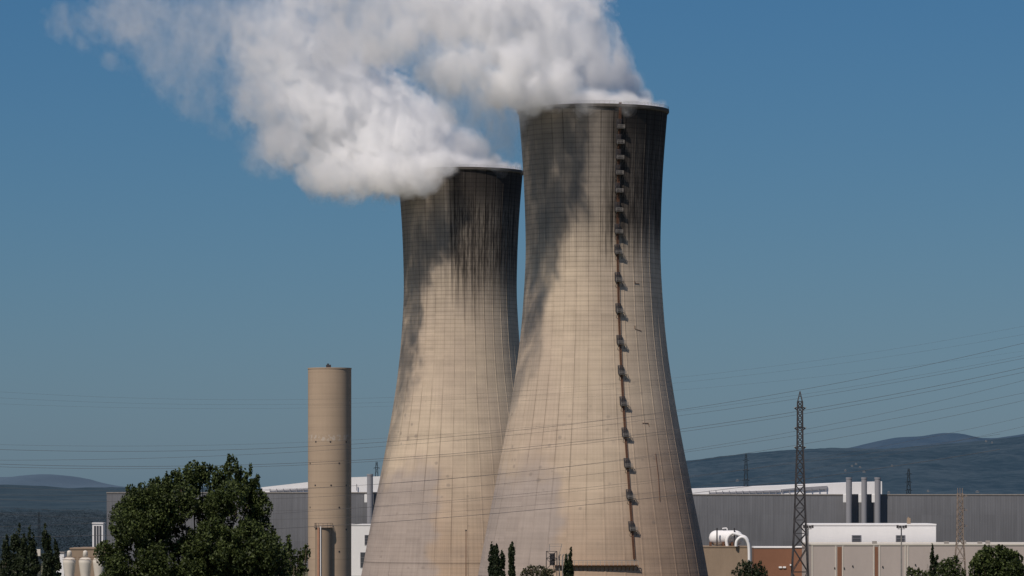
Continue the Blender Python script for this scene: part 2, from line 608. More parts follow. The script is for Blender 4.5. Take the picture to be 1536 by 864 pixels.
def tower_mat(name, stain_lo, stain_hi, th_a, th_b, left_amt, seed, patch_hi, streak_amt):
    m = Mat(name, 0.92, 0, 0.15)
    u, v, _ = m.xyz(m.coord('UV'))
    th = (u - 0.5) * (2 * PI)
    z = v * 200.0
    s = th * 34.0
    sd_ = seed
    sv = m.vec(s, z, sd_)
    big = m.noise(m.vec(s * 0.018, z * 0.012, sd_), 1.0, 4, 0.6)
    mid = m.noise(m.vec(s * 0.09, z * 0.10, sd_ + 3), 1.0, 5, 0.6)
    # formwork panels
    cell = m.white(m.vec(fn(m.nt, 'FLOOR', th / math.radians(10) + 0.5), fn(m.nt, 'FLOOR', z / 2.1), sd_))
    lift = m.white(m.vec(0.0, fn(m.nt, 'FLOOR', z / 2.1), sd_ + 1))
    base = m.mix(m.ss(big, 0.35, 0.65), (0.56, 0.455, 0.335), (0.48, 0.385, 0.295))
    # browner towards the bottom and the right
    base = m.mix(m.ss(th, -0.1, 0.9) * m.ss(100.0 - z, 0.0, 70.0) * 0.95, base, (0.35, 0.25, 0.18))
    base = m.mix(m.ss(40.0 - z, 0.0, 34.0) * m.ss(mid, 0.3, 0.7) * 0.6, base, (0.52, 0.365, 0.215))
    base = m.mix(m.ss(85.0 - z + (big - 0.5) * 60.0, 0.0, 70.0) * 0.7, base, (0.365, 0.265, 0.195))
    # mauve grey weathered zone low on the left
    edge = big * 1.3 + mid * 0.5 - 0.9
    pz = m.ss(fn(m.nt, 'MULTIPLY', patch_hi - z, 1.0) + edge * 40.0, 0.0, 18.0) * m.ss(edge * 0.9 - th, 0.20, 0.42)
    base = m.mix(pz * 0.85, base, (0.335, 0.285, 0.255))
    base = m.mix(m.ss(z + (big - 0.5) * 60.0, 120.0, 195.0) * 0.62, base, (0.32, 0.295, 0.26))
    # old repair spots
    vd = m.voro(m.vec(s * 0.21, z * 0.19, sd_), 1.0)
    spn = m.noise(m.vec(s * 0.04, z * 0.03, sd_ + 8), 1.0, 2, 0.5)
    spot = (1.0 - m.ss(Ex(m.nt, vd) + (mid - 0.5) * 0.5, 0.07, 0.20)) * m.ss(spn, 0.42, 0.58) * m.ss(110.0 - z, 0.0, 30.0)
    base = m.mix(spot * 0.5, base, (0.22, 0.185, 0.16))
    # horizontal grime bands
    hb = m.noise(m.vec(s * 0.012, z * 0.22, sd_ + 5), 1.0, 4, 0.6)
    vst = m.noise(m.vec(s * 0.8, z * 0.02, sd_ + 17), 1.0, 4, 0.65)
    f = 1.0 + (cell - 0.5) * 0.09 + (lift - 0.5) * 0.06 + (mid - 0.5) * 0.34 + (hb - 0.5) * 0.24 + (vst - 0.5) * 0.30
    # dark soot stain under the rim, ragged streaks
    st = m.noise(m.vec(s * 0.75, z * 0.012, sd_ + 9), 1.0, 5, 0.72)
    st2 = m.noise(m.vec(s * 1.3, z * 0.10, sd_ + 11), 1.0, 4, 0.7)
    st3 = m.noise(m.vec(s * 0.07, z * 0.02, sd_ + 13), 1.0, 2, 0.5)
    depth = m.ss(z + (st - 0.5) * 46.0 + (st3 - 0.5) * 30.0, stain_lo, stain_hi)
    win = m.ss(th + (st3 - 0.5) * 0.35 + (st - 0.5) * 0.22, th_a, th_b)
    win = fn(m.nt, 'MAXIMUM', win, left_amt)
    mott = m.ss(st2 * 0.5 + st * 0.6, 0.42, 0.62) * streak_amt + (1.0 - streak_amt)
    top = m.ss(z, TOPZ - 50.0, TOPZ - 8.0)
    stain = fn(m.nt, 'MULTIPLY', depth * win, fn(m.nt, 'MAXIMUM', mott, top), clamp=True)
    col_ = m.mix(stain * 0.97, m.mul(base, f), (0.036, 0.031, 0.028))
    # light run-off streaks in the stained part
    run = m.ss(m.noise(m.vec(s * 0.9, z * 0.008, sd_ + 21), 1.0, 3, 0.6), 0.60, 0.72)
    col_ = m.mix(run * depth * 0.2, col_, (0.36, 0.32, 0.27))
    # joints
    zw = m.noise(m.vec(s * 0.05, z * 0.02, sd_ + 30), 1.0, 3, 0.6)
    jr = fn(m.nt, 'ABSOLUTE', fn(m.nt, 'FRACT', th / math.radians(10)) - 0.5)
    rib = 1.0 - m.ss(jr, 0.022, 0.05)
    jm = fn(m.nt, 'ABSOLUTE', fn(m.nt, 'FRACT', th / math.radians(2.5)) - 0.5)
    minor = 1.0 - m.ss(jm, 0.04, 0.12)
    jh = fn(m.nt, 'ABSOLUTE', fn(m.nt, 'FRACT', z / 2.1) - 0.5)
    hor = 1.0 - m.ss(jh, 0.05, 0.16)
    zv = m.ss(m.noise(m.vec(s * 0.02, z * 0.03, sd_ + 44), 1.0, 4, 0.7), 0.38, 0.62)
    lines = rib * m.ss(zw, 0.38, 0.66) * 0.34 + minor * zv * 0.08 + hor * (0.03 + zv * 0.07 + m.ss(z, 95.0, 150.0) * 0.16)
    # ring joint above the inlet
    jl = 1.0 - m.ss(fn(m.nt, 'ABSOLUTE', z - 10.2), 0.15, 0.45)
    lines = lines + jl * 0.35
    lines = lines + rib * stain * 0.35
    col_ = m.mul(col_, 1.0 - lines)
    m.color(col_)
    m.bump(mid * 0.3 + hor * (-0.3) + minor * (-0.2), 0.25, 0.2)
    return m.m


def tower_shell(name, cx, cy, mat, parent):
    # 36 meridional wind ribs as real geometry
    angs, prot = [], []
    for k in range(36):
        a = math.radians(10 * k + 5 - 180)
        for da, p in ((-4.4, 0), (-2.5, 0), (-0.55, 0), (-0.36, 0.09), (0.36, 0.09), (0.55, 0), (2.5, 0), (4.4, 0)):
            angs.append(a + math.radians(da)); prot.append(p)
    angs, prot = np.array(angs), np.array(prot)
    zs = np.linspace(0, TOPZ - 1.6, 90)
    n = len(angs)
    V, UV = [], []
    for z in zs:
        r = rad(z) + prot
        V.append(np.stack([cx + r * np.sin(angs), cy - r * np.cos(angs), np.full(n, z)], 1))
    V = np.concatenate(V)
    nz = len(zs)
    q = np.arange(n * nz).reshape(nz, n)
    q2 = np.roll(q, -1, axis=1)
    Q = np.stack([q[:-1], q2[:-1], q2[1:], q[1:]], -1).reshape(-1, 4)
    o = fast_mesh(name, V, Q, mat, parent, origin=(cx, cy, 0), smooth=False)
    # inner wall
    uv = o.data.uv_layers.new(name='UVMap')
    uu = (angs / (2 * PI)) + 0.5
    li = np.empty(len(o.data.loops), np.int32)
    o.data.loops.foreach_get('vertex_index', li)
    U = uu[li % n].reshape(-1, 4)
    U[:, [1, 2]] = np.where(U[:, [1, 2]] < U[:, [0]] - 0.5, U[:, [1, 2]] + 1.0, U[:, [1, 2]])
    Vv = zs[li // n].reshape(-1, 4) / 200.0
    uv.data.foreach_set('uv', np.stack([U, Vv], -1).astype(np.float32).ravel())
    return o


def make_tower(px, Yt, label, mat):
    cx = (px - 768) * Yt / F
    root = empty('cooling_tower', (cx, Yt, 0), label, 'cooling tower')
    tower_shell('shell', cx, Yt, mat, root)
    m = MB()
    m.lathe(cx, Yt, [(rad(z) - 0.9, z) for z in np.linspace(TOPZ - 60, TOPZ - 1.7, 12)], 96, False, False)
    m.build('inner_wall', M['stained'], root, smooth=True)
    r = rad(TOPZ)
    rim = MB()
    rim.lathe(cx, Yt, [(r - 1.2, TOPZ - 1.75), (r + 0.25, TOPZ - 1.75), (r + 0.62, TOPZ - 1.2), (r + 0.62, TOPZ - 0.05), (r - 1.2, TOPZ), (r - 1.2, TOPZ - 1.75)], 144, False, False)
    rim.build('rim', M['stained'], root)
    rl = MB()
    for hh in (0.55, 1.1):
        pts = [(cx + (r + 0.45) * math.sin(a), Yt - (r + 0.45) * math.cos(a), TOPZ + hh) for a in np.linspace(0, 2 * PI, 97)]
        rl.tube(pts, 0.035, 4, False)
    for a in np.linspace(0, 2 * PI, 97)[:-1]:
        rl.bar((cx + (r + 0.45) * math.sin(a), Yt - (r + 0.45) * math.cos(a), TOPZ - 0.05), (cx + (r + 0.45) * math.sin(a), Yt - (r + 0.45) * math.cos(a), TOPZ + 1.1), 0.06)
    rl.build('railing', M['dark_steel'], root)
    return root, cx


M['stained'] = noisy('sooty_concrete', (0.10, 0.088, 0.075), 0.45, 0.35, 0.95)
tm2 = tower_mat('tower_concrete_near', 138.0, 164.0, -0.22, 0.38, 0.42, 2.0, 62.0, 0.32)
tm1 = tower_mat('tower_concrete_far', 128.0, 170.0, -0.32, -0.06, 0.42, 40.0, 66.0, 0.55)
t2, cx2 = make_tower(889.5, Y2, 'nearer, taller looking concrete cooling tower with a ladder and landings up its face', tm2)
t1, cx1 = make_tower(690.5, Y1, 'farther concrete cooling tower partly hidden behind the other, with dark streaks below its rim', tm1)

# ladder and landings on the nearer tower
TH = math.asin(0.338)


def shell_pt(z, off=0.0, dth=0.0, cx=cx2, cy=Y2):
    r = rad(z) + off
    a = TH + dth / max(r, 1)
    return Vector((cx + r * math.sin(a), cy - r * math.cos(a), z))


def zy(py, off=0.0):
    return CAMZ + (HOR - py) * (Y2 - 42 - off) / F


lad = MB()
zl = np.linspace(zy(838), TOPZ + 0.6, 70)
for sgn in (-0.42, 0.42):
    lad.tube([shell_pt(z, 0.55, sgn) for z in zl], 0.13, 6)
for z in np.arange(zl[0], zl[-1], 0.9):
    lad.bar(shell_pt(z, 0.55, -0.42), shell_pt(z, 0.55, 0.42), 0.07)
lad.tube([shell_pt(z, 0.25, 0.0) for z in zl], 0.28, 6)
lad_o = lad.build('ladder', M['rust'], t2)
land_px = [185, 208, 231, 254, 281, 310, 343, 374, 416, 463, 511, 557, 604, 651, 697, 744, 792]
M['grating'] = noisy('grey_grating', (0.10, 0.095, 0.088), 0.3, 0.8, 0.8)
for i, py in enumerate(land_px):
    z0 = zy(py) - 1.2
    w_, d_ = 1.5, 1.7
    m = MB()
    a, b = shell_pt(z0, 0.3, -w_ + 0.4), shell_pt(z0, 0.3, w_ + 0.4)
    c, d = shell_pt(z0, d_, w_ + 0.4), shell_pt(z0, d_, -w_ + 0.4)
    up = Vector((0, 0, 0.28))
    m.add([a, b, c, d, a + up, b + up, c + up, d + up], [(0, 3, 2, 1), (4, 5, 6, 7), (0, 1, 5, 4), (1, 2, 6, 5), (2, 3, 7, 6), (3, 0, 4, 7)])
    for p in (a, b):
        m.bar(shell_pt(z0 - 2.0, 0.1, (-w_ if p is a else w_) + 0.4), (d if p is a else c), 0.16)
    pl = m.build('landing', M['grating'], t2)
    r_ = MB()
    for h in (0.7, 1.35):
        hv = Vector((0, 0, h + 0.28))
        for p, q in ((a, d), (d, c), (c, b)):
            r_.bar(p + hv, q + hv, 0.12)
    for k in np.linspace(0, 1, 6):
        p = d.lerp(c, k)
        r_.bar(p + up, p + Vector((0, 0, 1.63)), 0.12)
    for p in (a.lerp(d, 0.5), b.lerp(c, 0.5)):
        r_.bar(p + up, p + Vector((0, 0, 1.63)), 0.12)
    r_.build('railing', M['grey_steel'], pl, origin=world_origin(t2))
    cg = MB()
    for hh in np.linspace(0.4, 3.9, 7):
        zc = z0 + hh
        pts = [shell_pt(zc, 0.4 + 0.9 * math.sin(t), -1.15 * math.cos(t) - 0.25) for t in np.linspace(0, PI, 7)]
        cg.tube(pts, 0.14, 4)
    for t in np.linspace(0, PI, 7):
        cg.bar(shell_pt(z0 + 0.4, 0.4 + 0.9 * math.sin(t), -1.15 * math.cos(t) - 0.25), shell_pt(z0 + 3.9, 0.4 + 0.9 * math.sin(t), -1.15 * math.cos(t) - 0.25), 0.26)
    cg.build('ladder_cage', M['dark_steel'], t2)

# inspection gangway round the bottom of the nearer tower
g = MB(); gr = MB()
ga = np.linspace(math.asin((831 - 889.5) / 168.5), math.asin((950 - 889.5) / 168.5), 21)
zb, zt_ = zy(848), zy(840.5)


def ring(a, z, off):
    r = rad(z) + off
    return Vector((cx2 + r * math.sin(a), Y2 - r * math.cos(a), z))


for a0, a1 in zip(ga[:-1], ga[1:]):
    g.add([ring(a0, zb, 0.05), ring(a1, zb, 0.05), ring(a1, zb, 2.0), ring(a0, zb, 2.0), ring(a0, zb + .25, 0.05), ring(a1, zb + .25, 0.05), ring(a1, zb + .25, 2.0), ring(a0, zb + .25, 2.0)],
          [(0, 3, 2, 1), (4, 5, 6, 7), (0, 1, 5, 4), (1, 2, 6, 5), (2, 3, 7, 6), (3, 0, 4, 7)])
    gr.bar(ring(a0, zt_, 1.95), ring(a1, zt_, 1.95), 0.22)
    gr.bar(ring(a0, (zt_ + zb) / 2 + .3, 1.95), ring(a1, (zt_ + zb) / 2 + .3, 1.95), 0.10)
for a in ga:
    gr.bar(ring(a, zb, 1.95), ring(a, zt_, 1.95), 0.2)
    g.bar(ring(a, zb - 2.2, 0.05), ring(a, zb, 1.9), 0.2)
gw = g.build('gangway', M['rust'], t2)
gr.build('railing', M['grey_steel'], gw, origin=world_origin(t2))
# hairline cracks / cable brackets on the shell, right of the ladder
for pts in ([(951, 418), (951, 422), (958, 422)], [(951, 486), (951, 491), (961, 494)], [(962, 634), (971, 634), (972, 638)], [(982, 680), (986, 715), (988, 752)]):
    q = []
    for px, py in pts:
        z = zy(py); dx = (px - 889.5) * (Y2 - 40) / F
        rr = rad(z) + 0.12
        a = math.asin(dx / rr)
        q.append((cx2 + rr * math.sin(a), Y2 - rr * math.cos(a), z))
    ck = MB()
    ck.tube(q, 0.12, 4)
    ck.build('cable', M['rust'], t2)


# ------------------------------------------------------------------ steam
def steam_mat(name, dens, wisp=True):
    m = bpy.data.materials.new(name)
    m.use_nodes = True
    nt = m.node_tree
    nt.nodes.clear()
    out = nt.nodes.new('ShaderNodeOutputMaterial')
    v = nt.nodes.new('ShaderNodeVolumeScatter')
    v.inputs['Color'].default_value = (1.0, 0.994, 0.982, 1)
    v.inputs['Anisotropy'].default_value = 0.0
    tc = nt.nodes.new('ShaderNodeTexCoord')
    mp = nt.nodes.new('ShaderNodeMapping')
    mp.vector_type = 'POINT'
    mp.inputs['Rotation'].default_value = (0, math.radians(18), 0)
    mp.inputs['Scale'].default_value = (0.12, 0.12, 0.062)
    nz = nt.nodes.new('ShaderNodeTexNoise')
    nz.inputs['Scale'].default_value = 1.0
    nz.inputs['Detail'].default_value = 3.0
    nz.inputs['Roughness'].default_value = 0.62
    nz.inputs['Distortion'].default_value = 0.6
    nt.links.new(tc.outputs['Object'], mp.inputs['Vector'])
    nt.links.new(mp.outputs[0], nz.inputs['Vector'])
    mr = nt.nodes.new('ShaderNodeMapRange')
    mr.interpolation_type = 'SMOOTHSTEP'
    nt.links.new(nz.outputs[0], mr.inputs['Value'])
    mr.inputs['From Min'].default_value = 0.34
    mr.inputs['From Max'].default_value = 0.70
    mr.inputs['To Min'].default_value = (dens * 0.18 if wisp else dens * 0.1)
    mr.inputs['To Max'].default_value = dens * 2.0
    # the plume thins out as it drifts away from the tower mouth
    ln = nt.nodes.new('ShaderNodeVectorMath')
    ln.operation = 'LENGTH'
    nt.links.new(tc.outputs['Object'], ln.inputs[0])
    fade = nt.nodes.new('ShaderNodeMapRange')
    nt.links.new(ln.outputs['Value'], fade.inputs['Value'])
    fade.inputs['From Min'].default_value = 35.0
    fade.inputs['From Max'].default_value = 140.0
    fade.inputs['To Min'].default_value = 1.8 if wisp else 1.0
    fade.inputs['To Max'].default_value = 0.22 if wisp else 0.8
    d = Ex(nt, mr.outputs[0]) * Ex(nt, fade.outputs[0])
    nt.links.new(d.s, v.inputs['Density'])
    nt.links.new(v.outputs[0], out.inputs['Volume'])
    try: m.cycles.volume_step_rate = STEP_RATE
    except Exception: pass
    return m


STEP_RATE = 0.35
LOW = {690: ((340, 350, 400, 440, 520, 600, 690), (90, 180, 240, 280, 300, 300, 255)),
       889: ((500, 600, 700, 740, 780, 800, 889), (80, 80, 90, 110, 150, 165, 160))}


def plume_field(puffs, Yaxis, px0, h, drift, noise_amp, L, mouth, fill):
    pts, rs = [], []
    for p in puffs:
        px, py, r = p[:3]
        # lower side of the plume set nearer the camera, shaped to shade the tower
        hgt = np.interp(px, LOW[px0][0], LOW[px0][1]) - py
        dr = drift * (1.0 - 0.85 * min(max(hgt / 150.0, 0.0), 1.0))
        Y = Yaxis + p[3] if len(p) > 3 else Yaxis - dr * (px0 - px) * Yaxis / F
        pts.append(P(px, py, Y)); rs.append(r * Y / F)
    # vapour filling the mouth of the tower and rising over its rim
    if fill:
        for q in range(70):
            a, rr = q * 2.399963, 30.5 * math.sqrt((q + .5) / 70)
            dx = rr * math.sin(a)
            pts.append(Vector((mouth[0] + dx, mouth[1] - rr * math.cos(a), mouth[2] + 0.5)))
            rs.append(6.5 - 3.2 * max(dx, 0) / 30)
    pts = np.array(pts); rs = np.array(rs)
    lo = (pts - rs[:, None] * 1.5).min(0) - 3 * h
    hi = (pts + rs[:, None] * 1.5).max(0) + 3 * h
    n = np.ceil((hi - lo) / h).astype(int)
    gx_ = lo[0] + np.arange(n[0]) * h
    gy_ = lo[1] + np.arange(n[1]) * h
    gz_ = lo[2] + np.arange(n[2]) * h
    Fd = np.full(tuple(n), -1.0, np.float32)
    for c, r in zip(pts, rs):
        R = r * 2.0
        i0 = [max(int((c[q] - R - lo[q]) / h), 0) for q in range(3)]
        i1 = [min(int((c[q] + R - lo[q]) / h) + 2, n[q]) for q in range(3)]
        if any(a >= b for a, b in zip(i0, i1)): continue
        xx = gx_[i0[0]:i1[0], None, None] - c[0]
        yy = gy_[None, i0[1]:i1[1], None] - c[1]
        zz = gz_[None, None, i0[2]:i1[2]] - c[2]
        f = 1.0 - np.sqrt(xx * xx + yy * yy + zz * zz) / r
        sl = tuple(slice(a, b) for a, b in zip(i0, i1))
        A = Fd[sl]
        k = 0.34      # smooth union
        hh = np.clip(0.5 + 0.5 * (f - A) / k, 0, 1)
        Fd[sl] = A + (f - A) * hh + k * hh * (1 - hh)
    X, Y, Z = np.meshgrid(gx_, gy_, gz_, indexing='ij')
    X, Y, Z = X.astype(np.float32), Y.astype(np.float32), Z.astype(np.float32)
    msk = Fd > -0.98
    nz_ = np.zeros_like(Fd)
    x, y, z = X[msk], Y[msk], Z[msk]
    wx = fbm(x / (L * 1.3) + 3, y / (L * 1.3), z / (L * 1.3), 3) * L * 0.7
    wz = fbm(x / (L * 1.3), y / (L * 1.3) + 7, z / (L * 1.3), 3) * L * 0.7
    # wind-drawn coordinates: finer across the drift than along it
    a_ = (x - mouth[0]) * 0.80 - (z - mouth[2]) * 0.60
    b_ = (x - mouth[0]) * 0.60 + (z - mouth[2]) * 0.80
    nn = fbm((x + wx) / L, (y + wx) / L, (z + wz) / L, 6, 0.73)
    fil = 1.0 - np.abs(fbm((a_ + wx * .5) / (L * 0.9), (y + wx) / (L * 0.5), (b_ + wz * .8) / (L * 0.42), 5, 0.66)) * 2.4
    nn = nn * 1.0 + (fil - 0.5) * 0.62
    nz_[msk] = nn
    dm = np.sqrt((X - mouth[0]) ** 2 + (Y - mouth[1]) ** 2 + (Z - mouth[2]) ** 2)
    Fd = Fd + nz_ * noise_amp * np.clip(dm / 48.0 - 0.2, 0.22, 1.0) + 0.02
    for ax in range(3):
        sl = [slice(None)] * 3
        for e in (0, -1):
            sl[ax] = e
            Fd[tuple(sl)] = -5
    return Fd, lo


def drop_small(V, Q, keep_min):
    n = len(V)
    lab = np.arange(n)
    while True:
        m = lab[Q].min(1)
        new = lab.copy()
        for k in range(4): np.minimum.at(new, Q[:, k], m)
        new = new[new]
        if (new == lab).all(): break
        lab = new
    cnt = np.bincount(lab, minlength=n)
    keep = cnt[lab] >= keep_min
    idx = np.cumsum(keep) - 1
    Qk = Q[keep[Q[:, 0]]]
    return V[keep], idx[Qk]


def steam(name, puffs, Yaxis, px0, h, drift, amp, L, shells, label=None, parent=None, partname=None, org=None):
    Fd, lo = plume_field(puffs, Yaxis, px0, h, drift, amp, L, org, parent is None)
    root = None
    for i, (iso, dens, pn) in enumerate(shells):
        V, Q = surface_nets(Fd, iso, lo, h)
        V, Q = drop_small(V, Q, 60)
        if not len(V): continue
        if parent is None and root is None:
            root = fast_mesh(name, V, Q, steam_mat(name + '_vapour_%d' % i, dens), origin=org)
            tag(root, label, 'steam')
        else:
            par = parent if parent is not None else root
            fast_mesh(pn, V, Q, steam_mat(pn + '_vapour_%d' % i, dens, pn != 'thin_vapour'), parent=par, origin=org)
    return root


puffs1 = [(610, 262, 22), (640, 258, 24), (670, 254, 22), (700, 254, 18), (730, 254, 14), (755, 254, 10), (772, 256, 6), (745, 240, 12), (715, 232, 24), (690, 222, 36), (650, 225, 48), (620, 248, 44), (590, 262, 38), (562, 268, 32), (640, 185, 44), (600, 190, 58), (560, 212, 56), (520, 236, 50), (482, 250, 32), (456, 262, 18), (560, 150, 56), (520, 165, 62), (480, 195, 52), (440, 212, 40), (412, 214, 26), (515, 105, 56), (480, 120, 66), (440, 150, 56), (400, 160, 46), (375, 150, 30), (460, 70, 62), (420, 90, 60), (380, 90, 40), (358, 80, 24), (430, 20, 66), (380, 30, 46), (470, 10, 50), (352, 30, 22), (530, 260, 34), (395, 228, 18),
          # added lobes that shade the far shell (last value: metres from the tower axis)
          (658.0, 243.4, 24.4, -40.6),
          (642.1, 265.4, 24.4, -42.1),
          (638.8, 255.5, 24.3, -31.9),
          (606.6, 257.9, 24.5, -48.4),
          (617.6, 272.1, 24.3, -34.7),
          (576.5, 256.4, 24.5, -50.4),
          (545.5, 258.5, 24.6, -55.2),
          (517.7, 260.1, 24.6, -61.6),
          (600.5, 270.2, 24.4, -38.8),
          (668.3, 245.6, 24.4, -35.3),
          (488.6, 262.0, 24.7, -67.0),
          (558.9, 267.1, 24.4, -43.6),
          (433.3, 220.8, 25.0, -88.2),
          (466.9, 261.0, 24.7, -66.7),
          (526.7, 263.3, 24.5, -51.8),
          (419.9, 216.4, 24.9, -84.7),
          (477.8, 258.7, 24.8, -77.0),
          (620.8, 256.4, 24.3, -27.8),
          (387.9, 236.1, 25.0, -93.9),
          (629.6, 271.6, 24.4, -37.1),
          (403.3, 231.0, 25.1, -97.7),
          (491.5, 259.9, 24.6, -57.7),
          (644.8, 255.2, 24.3, -32.9),
          (564.4, 260.3, 24.5, -51.5),
          (509.8, 263.6, 24.7, -64.6),
          (588.7, 261.9, 24.5, -49.0),
          (538.3, 261.9, 24.6, -58.2),
          (624.6, 269.2, 24.4, -43.6),
          (384.2, 228.5, 25.1, -104.0)]
puffs1_thin = [(292, 120, 38), (270, 75, 50), (230, 55, 46), (185, 45, 42), (200, 5, 55), (300, 30, 50), (303, 160, 22), (135, 35, 32), (95, 25, 26), (330, 190, 16), (240, 95, 26), (345, 120, 30), (165, 95, 18), (330, 60, 40)]
puffs2 = [(800, 163, 16), (830, 158, 18), (860, 155, 16), (890, 154, 14), (920, 154, 12), (950, 156, 9), (975, 160, 6), (988, 162, 5), (965, 147, 14), (942, 128, 26), (912, 108, 40), (882, 92, 54), (850, 62, 54), (830, 112, 44), (802, 132, 32), (784, 145, 20), (885, 62, 44), (868, 25, 36), (820, 40, 66), (780, 70, 54), (745, 55, 44), (705, 20, 48), (760, 10, 60), (655, 10, 44), (790, -25, 50), (700, -30, 45), (840, -10, 36),
          # added lobes that shade the near shell (last value: metres from the tower axis)
          (826.3, 138.8, 29.2, -38.7),
          (780.5, 95.1, 29.5, -54.9),
          (768.3, 96.0, 29.3, -45.1),
          (757.1, 124.5, 29.4, -50.5),
          (701.5, 99.7, 29.6, -64.8),
          (807.5, 139.7, 29.1, -32.1),
          (670.2, 101.3, 29.7, -71.7),
          (645.4, 112.1, 29.8, -75.3),
          (592.5, 57.0, 30.1, -93.5),
          (737.2, 125.7, 29.4, -54.8),
          (838.2, 138.2, 29.2, -36.7),
          (780.1, 95.2, 29.5, -58.4),
          (554.5, 58.9, 30.2, -99.1),
          (820.0, 130.3, 29.3, -44.8),
          (764.7, 133.7, 29.2, -38.6),
          (591.0, 60.4, 29.9, -80.9),
          (569.1, 70.3, 30.0, -87.0),
          (611.1, 50.6, 29.8, -74.9),
          (612.6, 56.6, 30.0, -87.2),
          (537.7, 61.5, 30.1, -96.1),
          (672.3, 111.2, 29.6, -66.1),
          (762.8, 114.7, 29.4, -51.9),
          (591.4, 66.4, 30.1, -93.5),
          (661.2, 101.5, 29.8, -74.8),
          (685.5, 90.9, 29.7, -70.8),
          (793.0, 94.5, 29.4, -52.9),
          (842.8, 119.5, 29.2, -37.6)]
puffs2_thin = [(722, 110, 46), (742, 150, 40), (735, 192, 34), (695, 140, 42), (756, 178, 32), (712, 168, 40), (762, 140, 36), (750, 216, 30), (690, 105, 44), (645, 65, 40), (595, 35, 44), (560, -10, 50), (525, 15, 42), (610, -25, 45), (660, 95, 34), (700, 80, 34), (770, 120, 26), (505, 60, 30), (755, 215, 14), (560, 60, 36), (610, 5, 50), (560, 20, 46), (520, -10, 50), (650, -20, 60), (690, 60, 40)]
o1 = (cx1, Y1, TOPZ)
o2 = (cx2, Y2, TOPZ)
sp1 = steam('steam_plume', puffs1, Y1, 690, 1.15, 0.9, 1.25, 17.0, [(-0.04, 0.009, ''), (0.12, 0.026, 'dense_core'), (0.32, 0.055, 'dense_core')],
            'dense white steam plume drifting up and left from the farther cooling tower', org=o1)
steam('', puffs1_thin, Y1, 690, 1.4, 0.9, 1.3, 22.0, [(-0.02, 0.006, 'thin_vapour'), (0.24, 0.009, 'thin_vapour')], parent=sp1, org=o1)
sp2 = steam('steam_plume', puffs2, Y2, 889, 1.1, 0.9, 1.18, 16.0, [(-0.04, 0.009, ''), (0.12, 0.026, 'dense_core'), (0.32, 0.055, 'dense_core')],
            'white steam plume leaving the top of the nearer, taller looking cooling tower', org=o2)
steam('', puffs2_thin, Y2, 889, 1.3, 0.9, 1.2, 20.0, [(-0.06, 0.016, 'thin_vapour'), (0.2, 0.022, 'thin_vapour')], parent=sp2, org=o2)


